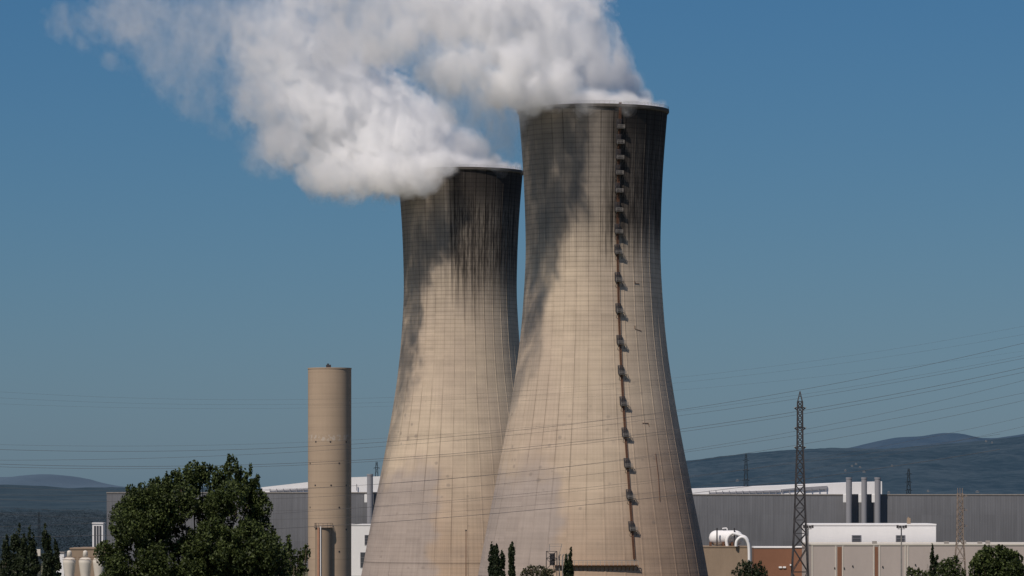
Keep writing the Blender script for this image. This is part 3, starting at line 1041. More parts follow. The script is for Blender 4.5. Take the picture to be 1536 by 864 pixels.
# ------------------------------------------------------------------ concrete silo
def silo():
    Ys = 1700.0
    k = Ys / F
    cx = (494.5 - 768) * k
    R = 32.5 * k
    zt = CAMZ + (HOR - 552) * k
    root = empty('concrete_stack', (cx, Ys, 0), 'tall plain beige concrete cylinder with small dark holes left of the cooling towers', 'silo')
    m = Mat('silo_concrete', 0.9, 0, 0.2)
    x, y, z = m.xyz(m.coord())
    th = fn(m.nt, 'ARCTAN2', x, y * (-1.0))
    s = th * R
    n1 = m.noise(m.vec(s * 0.08, z * 0.05, 1.0), 1.0, 4, 0.6)
    hb = m.noise(m.vec(s * 0.02, z * 0.5, 5.0), 1.0, 3, 0.6)
    vs = m.noise(m.vec(s * 0.9, z * 0.03, 8.0), 1.0, 3, 0.6)
    f = 1.0 + (n1 - 0.5) * 0.22 + (hb - 0.5) * 0.22 + (vs - 0.5) * 0.14
    ln = 1.0 - m.ss(fn(m.nt, 'ABSOLUTE', fn(m.nt, 'FRACT', z / 4.35) - 0.5), 0.02, 0.06)
    c = m.mul((0.40, 0.305, 0.22), f - ln * 0.10)
    zc = CAMZ + (HOR - 657) * k
    pn = m.noise(m.vec(s * 0.8, z * 0.5, 3.0), 1.0, 3, 0.6)
    pm = (1.0 - m.ss(fn(m.nt, 'ABSOLUTE', z - zc), 0.7, 1.6)) * m.ss(pn, 0.5, 0.58)
    c = m.mix(pm * 0.45, c, (0.55, 0.5, 0.44))
    m.color(c)
    b = MB()
    b.lathe(cx, Ys, [(R, 0), (R, zt - 0.5), (R + 0.12, zt - 0.5), (R + 0.12, zt), (R - 0.4, zt)], 96, True, False)
    b.build('shaft', m.m, root, smooth=False)
    h = MB()
    for (py, xs_) in ((663, (475, 497, 520)), (695, (466, 510)), (728, (474, 498, 520)), (761, (466, 510)), (794, (520,)), (827, (510,))):
        for px in xs_:
            dx = (px - 494.5) * k
            a = math.asin(dx / R)
            zc_ = CAMZ + (HOR - py) * k
            c0 = Vector((cx + (R - 0.1) * math.sin(a), Ys - (R - 0.1) * math.cos(a), zc_))
            nrm = Vector((math.sin(a), -math.cos(a), 0))
            h.tube([c0, c0 + nrm * 0.16], 0.36, 10)
    h.build('vent_holes', M['dark_steel'], root)['kind'] = 'stuff'
    t = MB()
    t.box(cx - 1.3, cx + 0.6, Ys - 3, Ys - 1.5, zt, zt + 1.2)
    t.box(cx - 0.9, cx - 0.2, Ys - 2.6, Ys - 1.9, zt + 1.2, zt + 1.7)
    t.build('hatch', M['dark_steel'], root)
    # annex drum
    ax = (486.5 - 768) * k; ar = 12.2 * k; ay = Ys - R - 0.4
    za = CAMZ + (HOR - 791) * k
    an = MB()
    an.lathe(ax, ay, [(ar, 0), (ar, za)], 48, True, False)
    an_o = an.build('annex_drum', M['tan'], root)
    p = MB()
    p.tube([(ax - 0.9, ay - ar - 0.3, 0), (ax - 0.9, ay - ar - 0.3, za + 0.6)], 0.22, 8)
    p.build('white_pipe', M['white'], an_o, origin=world_origin(root))
    p = MB()
    p.tube([(ax - 1.75, ay - ar + 0.1, 0), (ax - 1.75, ay - ar + 0.1, za)], 0.45, 8)
    p.build('red_pipe', M['terracotta'], an_o, origin=world_origin(root))
    p = MB()
    for z_ in (za + 0.9, za + 1.7):
        p.tube([(ax + (ar + .3) * math.sin(a), ay - (ar + .3) * math.cos(a), z_) for a in np.linspace(0, 2 * PI, 33)], 0.07, 4, False)
    for a in np.linspace(0, 2 * PI, 13):
        p.bar((ax + (ar + .3) * math.sin(a), ay - (ar + .3) * math.cos(a), za), (ax + (ar + .3) * math.sin(a), ay - (ar + .3) * math.cos(a), za + 1.7), 0.09)
    p.lathe(ax, ay, [(ar + .45, za - 0.2), (ar + .45, za + 0.02)], 40)
    p.build('railing', M['dark_steel'], an_o, origin=world_origin(root))


silo()


# ------------------------------------------------------------------ halls
def hall(px0, px1, pytop, Y, depth, label, white_poly, posts, extra=None):
    x0, zt = XZ(px0, pytop, Y)
    x1, _ = XZ(px1, pytop, Y)
    root = empty('industrial_hall', ((x0 + x1) / 2, Y, 0), label, 'factory hall')
    m = MB(); m.box(x0, x1, Y, Y + depth, 0, zt)
    m.build('wall', M['hall'], root)
    c = MB(); c.box(x0 - .2, x1 + .2, Y - 0.3, Y - 0.003, zt - 0.35, zt + 0.35)
    c.build('coping', M['grey_steel'], root)
    wp = MB()
    wp.prism([XZ(px, py, Y + 6) for px, py in white_poly], Y + 6, Y + depth - 5)
    ph = wp.build('roof_monitor', M['white'], root)
    for a, b, th in posts['bands']:
        gb = MB()
        (xa, za), (xb, zb_) = XZ(*a, Y + 5), XZ(*b, Y + 5)
        gb.prism([(xa, za - th), (xb, zb_ - th), (xb, zb_), (xa, za)], Y + 5, Y + 5.99)
        gb.build('gutter', M['stack'], ph, origin=world_origin(root))
    for px, pa, pb in posts['posts']:
        gb = MB()
        xa, za = XZ(px, pa, Y + 4.5); _, zb_ = XZ(px, pb, Y + 4.5)
        gb.box(xa - .25, xa + .25, Y + 4.5, Y + 4.95, zb_, za)
        gb.build('post', M['stack'], ph, origin=world_origin(root))
    return root


HY = 2600.0
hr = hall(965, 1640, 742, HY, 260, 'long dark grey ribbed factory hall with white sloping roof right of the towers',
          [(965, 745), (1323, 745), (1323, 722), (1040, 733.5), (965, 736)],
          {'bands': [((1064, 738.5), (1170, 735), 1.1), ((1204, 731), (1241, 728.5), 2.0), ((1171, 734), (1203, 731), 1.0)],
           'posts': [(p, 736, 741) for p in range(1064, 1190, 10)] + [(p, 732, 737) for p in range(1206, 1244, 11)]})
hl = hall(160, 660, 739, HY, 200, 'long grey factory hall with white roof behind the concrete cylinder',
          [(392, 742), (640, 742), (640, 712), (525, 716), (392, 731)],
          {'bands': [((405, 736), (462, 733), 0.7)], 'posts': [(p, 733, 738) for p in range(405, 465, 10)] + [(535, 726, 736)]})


def stack(px0, px1, pt, Y, label, pb=0):
    k = Y / F
    cx = ((px0 + px1) / 2 - 768) * k
    R = (px1 - px0) / 2 * k
    zt = CAMZ + (HOR - pt) * k
    root = empty('exhaust_stack', (cx, Y, 0), label, 'chimney', 'grey stacks along the factory halls')
    m = MB(); m.lathe(cx, Y, [(R, 0), (R, zt - 0.4), (R - 0.25, zt - 0.4)], 32, True, False)
    m.build('flue', M['stack'], root)
    c = MB(); c.lathe(cx, Y, [(R + .15, zt - 1.0), (R + .15, zt), (R - .2, zt), (R - .2, zt - 1.0)], 32, False, False)
    c.build('collar', M['stack'], root)
    d = MB()
    d.box(cx - R - 1.6, cx - R * 0.5, Y + 0.2, Y + 3.2, CAMZ - 19 * k, CAMZ - 6 * k)
    d.build('duct', M['white'], root, bevel=0.3)
    return root


for a, l in (((1269, 1278, 716), 'leftmost of three tall grey stacks at the right factory hall'),
             ((1292, 1300.5, 716), 'middle of three tall grey stacks at the right factory hall'),
             ((1312, 1321, 716), 'rightmost of three tall grey stacks at the right factory hall'),
             ((550.5, 559.5, 711), 'lone grey stack at the left hall, just beside the farther cooling tower')):
    stack(*a, HY - 6, l)

# ------------------------------------------------------------------ front buildings, right


def window_part(parent, root, px0, px1, p0, p1, Y):
    (xa, zb_), (xb, za) = XZ(px0, p1, Y), XZ(px1, p0, Y)
    fr = MB()
    t = 0.25
    for bx in ((xa - t, xb + t, za, za + t), (xa - t, xb + t, zb_ - t, zb_), (xa - t, xa, zb_, za), (xb, xb + t, zb_, za)):
        fr.box(bx[0], bx[1], Y - 0.18, Y + 0.02, bx[2], bx[3])
    n = 3
    for k in range(1, n):
        zz = zb_ + (za - zb_) * k / n
        fr.box(xa, xb, Y - 0.14, Y - 0.06, zz - 0.06, zz + 0.06)
    f = fr.build('window', M['stack'], parent, origin=world_origin(root))
    p = MB(); p.box(xa, xb, Y - 0.05, Y - 0.004, zb_, za)
    p.build('pane', M['glass'], f, origin=world_origin(root))


def block(name, px0, px1, pt, Y, depth, mat, label, cat, coping=None):
    (x0, zt), (x1, _) = XZ(px0, pt, Y), XZ(px1, pt, Y)
    root = empty(name, ((x0 + x1) / 2, Y, 0), label, cat)
    m = MB(); m.box(x0, x1, Y, Y + depth, 0, zt)
    wl = m.build('wall', mat, root)
    if coping:
        c = MB(); c.box(x0 - .15, x1 + .15, Y - .25, Y + depth + .25, zt + 0.003, zt + 0.6)
        c.build('coping', coping, root)
    return root, x0, x1, zt


WY = 1760.0
wb, x0, x1, zt = block('office_building', 1213, 1404, 788, WY, 40, M['white'], 'white flat-roofed building with two dark square windows', 'building', M['white'])
for a in ((1278.5, 1291), (1344.5, 1357)):
    window_part(wb, wb, a[0], a[1], 803.5, 816, WY)
m = MB()
m.box(x0 + (1362 - 1213) * WY / F, x0 + (1367 - 1213) * WY / F, WY + 3, WY + 5, zt + .6, zt + 2.9)
m.box(x0 + (1363 - 1213) * WY / F, x0 + (1365 - 1213) * WY / F, WY + 3.4, WY + 4.6, zt + 2.9, zt + 3.4)
m.build('rooftop_unit', M['tan'], wb, bevel=0.1)

BY = 1700.0
bb, x0, x1, zt = block('warehouse', 1217, 1640, 818, BY, 55, M['beige'], 'low beige panelled warehouse with narrow brown pilasters below the white building', 'warehouse', M['cream'])
k = BY / F
for a, b in ((1256, 1262.5), (1312, 1317)):
    m = MB(); m.box((a - 768) * k, (b - 768) * k, BY - 0.12, BY - 0.003, 0, zt - 0.6); m.build('pilaster', M['brown'], bb)
m = MB()
for a in (1217.5, 1253, 1263.5, 1310, 1318.5, 1357, 1361):
    m.box((a - 768) * k, (a + 1.6 - 768) * k, BY - 0.2, BY - 0.003, 0, zt - 0.1)
m.build('panel_joint', M['cream'], bb)['kind'] = 'stuff'
for px, py in ((1252, 852), (1266, 852), (1279, 849), (1324, 850), (1373, 847)):
    m = MB(); x, z = XZ(px, py, BY)
    m.box(x - .22, x + .22, BY - .3, BY - .003, z - .25, z + .25)
    m.box(x - .12, x + .12, BY - .55, BY - .3, z - .05, z + .3)
    m.build('wall_lamp', M['dark_steel'], bb)
for px in (1312, 1420, 1446, 1470, 1482):
    m = MB(); x, z = XZ(px, 818, BY + 4)
    m.box(x - .9, x + .9, BY + 4, BY + 5.5, zt + .6, zt + .6 + random.uniform(.8, 1.6)); m.build('roof_vent', M['grey_steel'], bb, bevel=0.08)

RY = 1780.0
rb, x0, x1, zt = block('brick_annex', 1131, 1214, 822, RY, 14, M['brown'], 'low brown walled annex with white coping between tank and white building', 'building', M['white'])
kk = RY / F
for px, py in ((1170.5, 851), (1176.5, 851), (1187, 847.5), (1206, 837)):
    m = MB(); x, z = XZ(px, py, RY); m.box(x - .65, x + .65, RY - .5, RY - .003, z - .35, z + .35); m.build('floodlight', M['white'], rb, bevel=0.08)

TY = 2140.0
tb, x0, x1, zt = block('concrete_block', 1000, 1122.5, 821, TY, 26, M['tan'], 'tan concrete block under the white tank beside the nearer cooling tower', 'building', M['tan'])
# white tank and pipes on the roof
kt = TY / F
tx, tz = XZ(1078, 808, TY)
tk = empty('storage_tank', (tx, TY + 8, zt), 'white round-ended tank with thick arched white pipes on the tan concrete block', 'tank')
zt2 = zt + 0.6
m = MB()
R = 11.4 * kt
xa, xb, zc = (1076 - 768) * kt, (1104 - 768) * kt, zt2 + R + 0.2
pts, rr = [], []
for t in np.linspace(-1, 0, 9)[:-1]:
    pts.append((xa + R * t, TY + 9, zc)); rr.append(max(R * math.sqrt(max(1 - t * t, 0)), 0.05))
for t in np.linspace(0, 1, 9):
    pts.append((xb + R * t * 1.1, TY + 9, zc - 0.0)); rr.append(max(R * math.sqrt(max(1 - t * t, 0)), 0.05))
m.tube(pts, rr, 24)
m.build('vessel', M['cream_white'] if 'cream_white' in M else M['white'], tk, smooth=True)


def arch(pts_px, r, Y, name, mat):
    pp = [P(a, b, Y) for a, b in pts_px]
    # Catmull-Rom
    out = []
    for i in range(len(pp) - 1):
        p0, p1, p2, p3 = pp[max(i - 1, 0)], pp[i], pp[i + 1], pp[min(i + 2, len(pp) - 1)]
        for t in np.linspace(0, 1, 7)[:-1]:
            out.append(0.5 * ((2 * p1) + (p2 - p0) * t + (2 * p0 - 5 * p1 + 4 * p2 - p3) * t * t + (3 * p1 - p0 - 3 * p2 + p3) * t ** 3))
    out.append(pp[-1])
    mm = MB(); mm.tube(out, r, 14)
    return mm.build(name, mat, tk, smooth=True)


arch([(1091, 820), (1090, 811), (1094, 803), (1102, 799), (1108, 800)], 2.4 * kt, TY + 4, 'pipe', M['white'])
arch([(1104, 820), (1105, 812), (1110, 806.5), (1116, 806.5), (1121, 812), (1123.5, 822), (1124, 845)], 2.3 * kt, TY - 1.2, 'pipe', M['white'])
arch([(1100, 800), (1110, 803), (1118, 806), (1122, 812)], 2.3 * kt, TY + 2, 'pipe', M['white'])
arch([(1083.5, 793), (1087, 792.3), (1090.5, 793), (1091, 799), (1091, 804)], 0.9 * kt, TY + 8, 'vent_pipe', M['white'])
for px in (1075.5, 1101.5):
    m = MB(); x, _ = XZ(px, 800, TY + 3); m.tube([(x, TY + 3, zt2), (x, TY + 3, CAMZ - (792 - HOR) * kt)], 1.0 * kt, 10); m.build('vent_pipe', M['dark_steel'], tk)
for px in (1066, 1085, 1098):
    m = MB(); x, _ = XZ(px, 800, TY + 6); m.box(x - .5, x + .5, TY + 5, TY + 11, zt2, zt2 + 2.0)
    m.build('saddle', M['rust'], tk)

# white low building behind the left tower
lb, x0, x1, zt = block('office_building', 500, 620, 788, 2350.0, 30, M['white'], 'white low building between concrete cylinder and farther cooling tower', 'building', M['white'])
window_part(lb, lb, 547.5, 556, 803, 817, 2350.0)
window_part(lb, lb, 541, 550, 829, 851, 2350.0)

# ------------------------------------------------------------------ pylons and masts


def lattice(mb, cx, cy, levels, w, both=1.0):
    """levels: [(z, half_width)]"""
    cs = ((-1, -1), (1, -1), (1, 1), (-1, 1))
    for (z0, h0), (z1, h1) in zip(levels[:-1], levels[1:]):
        for i in range(4):
            a, b = cs[i], cs[(i + 1) % 4]
            A0 = (cx + a[0] * h0, cy + a[1] * h0, z0); B0 = (cx + b[0] * h0, cy + b[1] * h0, z0)
            A1 = (cx + a[0] * h1, cy + a[1] * h1, z1); B1 = (cx + b[0] * h1, cy + b[1] * h1, z1)
            mb.bar(A0, A1, w)
            mb.bar(A0, B1, w * .6); mb.bar(B0, A1, w * .6)
            mb.bar(A1, B1, w * .6)


def main_pylon():
    Y = 1500.0
    k = Y / F
    x = (1200 - 768) * k
    zz = lambda py: CAMZ + (HOR - py) * k
    root = empty('power_pylon', (x, Y, 0), 'tall dark lattice power pylon with pointed tip and three short cross arms', 'pylon')
    ys = [(905, 14), (858, 12), (822, 10.3), (800, 9.2), (780, 8.5), (762, 7.8), (744, 7.2), (728, 6.6), (713, 6.0), (699, 5.5), (686, 5.0), (673, 4.6)]
    b = MB()
    lattice(b, x, Y, [(max(zz(p), 0), h * k) for p, h in ys], 0.42)
    b.build('lattice_legs', M['dark_steel'], root)
    b = MB()
    lv = [(673, 4.3), (664, 4.2), (655, 4.1), (646, 4.0), (637, 3.9), (628, 3.8), (619, 3.7), (610, 3.6), (602, 3.5)]
    lattice(b, x, Y, [(zz(p), h * k) for p, h in lv], 0.42)
    b.build('lattice_shaft', M['dark_steel'], root)
    b = MB()
    for sx, sy in ((-1, -1), (1, -1), (1, 1), (-1, 1)):
        b.bar((x + sx * 3.4 * k, Y + sy * 3.4 * k, zz(602)), (x, Y, zz(587)), 0.3)
        b.bar((x + sx * 1.7 * k, Y + sy * 1.7 * k, zz(594.5)), (x - sx * 1.7 * k, Y + sy * 1.7 * k, zz(594.5)), 0.2)
    b.build('peak', M['dark_steel'], root)
    for p in (612, 642, 671):
        b = MB()
        for s in (-1, 1):
            for dy in (-3.2, 3.2):
                b.bar((x, Y + dy * k, zz(p - 1.2)), (x + s * 8.2 * k, Y, zz(p)), 0.34)
                b.bar((x + s * 3.5 * k, Y + dy * k, zz(p + 4)), (x + s * 8.0 * k, Y, zz(p)), 0.26)
        a_o = b.build('cross_arm', M['dark_steel'], root)
        for s in (-1, 1):
            i_ = MB()
            i_.tube([(x + s * 8.0 * k, Y - dz, zz(p) + 0.05) for dz in (0, .3, .6, .9, 1.2, 1.5)], [.1, .26, .14, .26, .14, .1], 8)
            i_.build('insulator', M['grey_steel'], a_o, origin=world_origin(root))


main_pylon()


def mast_right():
    Y = 1500.0
    k = Y / F
    x = (1440 - 768) * k
    zz = lambda py: CAMZ + (HOR - py) * k
    root = empty('lattice_mast', (x, Y, 0), 'pale rusty lattice mast standing in front of the beige warehouse at right', 'mast')
    b = MB()
    ys = [(935, 10), (878, 8.6), (858, 8), (838, 7), (818, 5.8), (806, 4.6), (796, 4.5), (786, 4.4), (776, 4.3), (766, 4.2), (757, 4.1), (748, 4.0), (740, 3.9)]
    lattice(b, x, Y, [(max(zz(p), 0), h * k) for p, h in ys], 0.26)
    b.build('lattice_shaft', M['mast'], root)
    for p in (745, 766, 790):
        b = MB()
        b.bar((x, Y, zz(p)), (x + 11 * k, Y, zz(p - 1)), 0.22)
        b.bar((x + 3 * k, Y, zz(p - 5)), (x + 10 * k, Y, zz(p - 1)), 0.16)
        b.build('cross_arm', M['mast'], root)
    for dx in (-3.5, 0, 3.5):
        b = MB()
        b.bar((x + dx * k, Y, zz(740)), (x + dx * k, Y, zz(732)), 0.18)
        b.build('antenna', M['mast'], root)


M['mast'] = noisy('pale_rusty_steel', (0.24, 0.19, 0.155), 0.35, 0.8, 0.8)
mast_right()


def small_pylon(px, pt, Y, hw, label, group='distant pylons'):
    k = Y / F
    x = (px - 768) * k
    zt = CAMZ + (HOR - pt) * k
    root = empty('power_pylon', (x, Y, 0), label, 'pylon', group)
    b = MB()
    n = 8
    lv = [(zt * (1 - (1 - i / n) ** 1.3) if i < n else zt, hw * k * (1 - 0.8 * i / n)) for i in range(n + 1)]
    lattice(b, x, Y, lv, 0.75 * k)
    b.build('lattice_shaft', M['haze_steel'], root)
    for f in (0.68, 0.8, 0.92):
        c = MB()
        for s in (-1, 1):
            c.bar((x, Y, zt * f + 1), (x + s * hw * k * (1.5 - f * 0.6), Y, zt * f), 0.9 * k)
        c.build('cross_arm', M['haze_steel'], root)


small_pylon(1119, 681, 4300, 5, 'hazy lattice pylon seen above the hall roof, right of the nearer tower')
small_pylon(1363, 703, 4300, 5, 'hazy lattice pylon seen above the hall roof, right of the three stacks')
small_pylon(565, 693, 4000, 5, 'hazy pylon tip beside the lone stack and the farther cooling tower')


def lamp_mast(px, pt, Y, label):
    k = Y / F
    x = (px - 768) * k
    zt = CAMZ + (HOR - pt) * k
    root = empty('floodlight_mast', (x, Y, 0), label, 'floodlight mast', 'floodlight masts')
    b = MB(); b.tube([(x, Y, 0), (x, Y, zt)], [0.42, 0.2], 10); b.build('pole', M['grey_steel'], root)
    b = MB()
    b.lathe(x, Y, [(1.35, zt - .9), (1.35, zt - .75)], 20)
    for a in np.linspace(0, 2 * PI, 9)[:-1]:
        b.bar((x + 1.3 * math.sin(a), Y + 1.3 * math.cos(a), zt - .8), (x + 1.3 * math.sin(a), Y + 1.3 * math.cos(a), zt + .3), 0.08)
    b.build('head_frame', M['dark_steel'], root)
    for dx in (-1.5, -0.5, 0.6, 1.5):
        b = MB(); b.box(x + dx - .4, x + dx + .4, Y - 1.9, Y - 1.3, zt - .5, zt + .3 + 0.2 * abs(dx)); b.build('lamp', M['dark_steel'], root, bevel=0.06)


lamp_mast(1212, 790, 1560, 'floodlight mast right beside the tall dark lattice pylon')
lamp_mast(1352, 790, 1560, 'floodlight mast in front of the white building\'s right window')


def lamp_post(px, pt, Y, label):
    k = Y / F
    x = (px - 768) * k
    zt = CAMZ + (HOR - pt) * k
    root = empty('lamp_post', (x, Y, 0), label, 'lamp post')
    b = MB(); b.tube([(x, Y, 0), (x, Y, zt)], [0.22, 0.12], 8); b.build('pole', M['rust'], root)
    b = MB(); b.box(x - .3, x + .3, Y - .5, Y + .4, zt - .15, zt + .35); b.build('lamp', M['dark_steel'], root, bevel=0.05)


lamp_post(699, 796, 1600, 'thin rusty lamp post in front of the farther cooling tower\'s foot')


def left_mast():
    Y = 1900.0; k = Y / F; x = (58.5 - 768) * k
    zt = CAMZ + (HOR - 768) * k
    root = empty('lattice_mast', (x, Y, 0), 'thin grey lattice mast between cypresses at far left', 'mast')
    b = MB(); lattice(b, x, Y, [(zt * i / 14, 2.4 * k * (1 - .5 * i / 14)) for i in range(15)], 0.2); b.build('lattice_shaft', M['haze_steel'], root)
    b = MB(); z = CAMZ + (HOR - 829) * k; b.box(x - .8, x + .8, Y - 1.6, Y - .8, z - 1.5, z + 1.5); b.build('equipment_box', M['cream'], root, bevel=0.1)


left_mast()

# valve tower at the left end of the gangway
vx, vz = XZ(827, 840, Y2 - 48)
vt = empty('valve_tower', (vx, Y2 - 60, 0), 'small steel access tower with pipes at the left end of the gangway', 'access tower')
ky = (Y2 - 60) / F
b = MB()
lattice(b, vx, Y2 - 60, [(0, 2.2), (5, 2.2), (10, 2.2), (14, 2.2), (CAMZ - (838 - HOR) * ky, 2.2), (CAMZ - (827 - HOR) * ky, 2.2)], 0.28)
b.build('frame', M['dark_steel'], vt)
b = MB()
zz = CAMZ - (816 - HOR) * ky
b.bar((vx - .9, Y2 - 60, CAMZ - (827 - HOR) * ky), (vx - .9, Y2 - 60, zz), 0.3)
b.bar((vx - .9, Y2 - 60, zz), (vx + 4.3, Y2 - 60, zz), 0.16)
b.bar((vx - .9, Y2 - 60, zz - 1.0), (vx + 4.3, Y2 - 60, zz - 1.0), 0.14)
b.bar((vx + 4.3, Y2 - 60, zz + .1), (vx + 2.6, Y2 - 60, zz - 6.5), 0.26)
b.build('handrail', M['grey_steel'], vt)
b = MB()
b.lathe(vx + .3, Y2 - 60, [(1.1, CAMZ - (848 - HOR) * ky), (1.1, CAMZ - (830 - HOR) * ky)], 16)
b.build('valve_box', M['dark_steel'], vt)
for dx in (3.2, 4.6, 6.6):
    b = MB()
    b.tube([(vx + dx, Y2 - 60, 0), (vx + dx, Y2 - 60, CAMZ - (834 - HOR) * ky), (vx + dx + .5, Y2 - 60.3, CAMZ - (831.5 - HOR) * ky)], 0.26, 8)
    b.build('pipe', M['grey_steel'], vt)

# ------------------------------------------------------------------ left plant: tanks and small buildings
SY = 1500.0
ks = SY / F
for i, (px, l) in enumerate(((104, 'leftmost of three cream tanks with a neck on top, beside the cypresses'), (128, 'middle of three cream tanks with a neck on top'), (149, 'rightmost of three cream tanks with a neck on top, next to the big tree'))):
    cx = (px - 768) * ks
    r = 10.0 * ks
    zr = CAMZ - (841 - HOR) * ks
    root = empty('storage_tank', (cx, SY, 0), l, 'tank', 'cream tanks at lower left')
    m = MB()
    m.lathe(cx, SY, [(r * .62, 0), (r * .62, zr - 7), (r * .8, zr - 4), (r * .97, zr - 1.0), (r, zr), (r * .8, zr + .8), (r * .4, zr + 1.2)], 36)
    m.build('vessel', M['cream'], root, smooth=True)
    m = MB()
    m.lathe(cx, SY, [(r * .42, zr + 1.1), (r * .34, zr + 3.0), (r * .30, zr + 3.4), (r * .05, zr + 3.6)], 20)
    m.build('neck', M['cream'], root, smooth=True)
    m = MB()
    for h in (0.9, 1.6):
        m.tube([(cx + r * 1.05 * math.sin(a), SY - r * 1.05 * math.cos(a), zr + h - .4) for a in np.linspace(0, 2 * PI, 25)], 0.06, 4, False)
    m.build('railing', M['rust'], root)
block('filter_house', 105, 160, 824, 1800.0, 20, M['tan'], 'sand coloured low building behind the cream tanks', 'building', M['tan'])
fh, x0, x1, zt = block('pump_house', 120, 157, 821, 1815.0, 14, M['tan'], 'stepped upper block right behind the sand coloured low building', 'building')
gb, x0, x1, zt = block('glazed_tower', 138.5, 154.5, 786, 1850.0, 10, M['white'], 'narrow white building with pale vertical glazing left of the big tree', 'building', M['white'])
m = MB()
kg = 1850.0 / F
for a in (141, 145, 149):
    m.box((a - 768) * kg, (a + 3 - 768) * kg, 1849.9, 1849.997, 20, zt - 0.8)
m.build('window', M['pale_glass'] if 'pale_glass' in M else M['glass'], gb)
sh, x0, x1, zt = block('shed', 84, 96, 830, 1900.0, 10, M['white'], 'tiny pale roofed shed between cypresses and cream tanks', 'shed', M['grey_steel'])

# tiny houses scattered over the hill
M['hazy_wall'] = noisy('hazy_house_wall', (0.17, 0.18, 0.19), 0.1, 0.1, 0.9)  # wall colour dimmed and blued to hold the haze
hm = [M['hazy_wall']] * 3
hb_ = []
house_px = [(1278, 700), (1284, 697), (1290, 702), (1268, 707), (1296, 709), (1338, 700), (1106, 722), (1479, 663), (1488, 665), (1333, 740), (1392, 738), (1466, 739)]
desc = ['tiny pale house', 'tiny white house']
import collections


hill_obj = next(o for o in bpy.data.objects if o.name == 'hills')
bpy.context.view_layer.update()
for i, (px, py) in enumerate(house_px):
    d = (P(px, py, 1000) - Vector((0, 0, CAMZ))).normalized()
    hit, loc, nrm, fi = hill_obj.ray_cast(Vector((0, 0, CAMZ)), d)
    if not hit: continue
    x, Y, z = loc
    wd, dp, ht = random.uniform(5, 9), 8, random.uniform(2.5, 4)
    root_mb = MB()
    root_mb.box(x - wd / 2, x + wd / 2, Y - 4, Y + 4, z - 6, z + ht)
    o = root_mb.build('house', hm[i % 2], origin=(x, Y, z))
    tag(o, 'tiny pale house among others on the wooded hillside at right', 'house', 'tiny houses on the hillside')
    rf = MB()
    rf.prism([(x - wd / 2 - .5, z + ht + .01), (x + wd / 2 + .5, z + ht + .01), (x, z + ht + 2.8)], Y - 4.5, Y + 4.5)
    rf.build('roof', M['hazy_wall'], o)

# ------------------------------------------------------------------ power lines
wires = [
    # three photograph points each, depth, radius
    ([(200, 677), (1200, 585), (1530, 516)], 1250, 0.075, 'topmost clear dark power line rising to the right across both towers'),
    ([(150, 689), (1209, 596), (1530, 538.5)], 1260, 0.06, 'second power line, just above the pylon tip at right'),
    ([(120, 699), (1223, 612.6), (1530, 552.5)], 1270, 0.085, 'thick power line meeting the pylon\'s top cross arm'),
    ([(160, 703), (1209, 620), (1530, 559.5)], 1275, 0.07, 'power line running just beneath the thick one at right'),
    ([(100, 735), (1244, 637), (1530, 572)], 1280, 0.06, 'power line meeting the pylon\'s middle cross arm'),
    ([(250, 741), (1244, 645), (1530, 590.5)], 1290, 0.06, 'power line just below the pylon\'s middle cross arm'),
    ([(250, 752), (1251, 658), (1530, 602)], 1300, 0.065, 'power line between the pylon\'s middle and bottom cross arms'),
    ([(300, 768), (1100, 707), (1530, 627)], 1300, 0.05, 'power line crossing the near hill crest at right'),
    ([(300, 780), (1100, 722), (1530, 641)], 1310, 0.05, 'lowest power line over the far mountain at right'),
    ([(415, 793), (660, 777), (1020, 742)], 1240, 0.10, 'lowest dark power line crossing the concrete cylinder and both towers'),
    ([(420, 770), (660, 752), (1020, 716)], 1240, 0.06, 'power line low across both towers, just above the lowest one'),
    ([(5, 588), (560, 597), (1244, 538)], 1400, 0.032, 'faint upper power line in the sky left of the cylinder'),
    ([(5, 597), (560, 604), (1488, 510)], 1400, 0.032, 'faint second power line in the sky left of the cylinder'),
    ([(5, 606), (560, 610), (1400, 545)], 1400, 0.028, 'faint third power line in the sky left of the cylinder'),
    ([(5, 667), (300, 668), (1010, 618)], 1260, 0.04, 'faint power line just above the topmost dark one at left'),
]
for pts, Y, r, lab in wires:
    c = np.polyfit([p[0] for p in pts], [p[1] for p in pts], 2)
    a, b = (-180, 1720)
    if pts[0][0] == 415 or pts[0][0] == 420: a, b = (-180, 1500)
    xs_ = np.linspace(a, b, 60)
    if c[0] > 0: pass
    m = MB()
    m.tube([P(x, float(np.polyval(c, x)), Y) for x in xs_], r * 0.62, 5)
    tag(m.build('power_line', M['wire'], origin=P(768, float(np.polyval(c, 768)), Y)), lab, 'power line', 'power lines')


# ------------------------------------------------------------------ trees
def leaves(name, C, size, mat, parent, org, up=0.0, flat=1.0):
    """C: n x 3 leaf-clump centres"""
    n = len(C)
    a = rng.normal(size=(n, 3)); a[:, 2] += up
    a /= np.linalg.norm(a, axis=1)[:, None]
    b = np.cross(a, rng.normal(size=(n, 3)))
    b /= np.linalg.norm(b, axis=1)[:, None] + 1e-9
    a[:, 2] *= flat; b[:, 2] *= flat
    s = size * rng.uniform(0.55, 1.35, (n, 1))
    l, wd = a * s, b * s * 0.55
    V = np.stack([C - l, C + wd - l * .1, C + l, C - wd - l * .1], 1).reshape(-1, 3)
    Q = np.arange(4 * n).reshape(n, 4)
    return fast_mesh(name, V, Q, mat, parent, org, smooth=False)


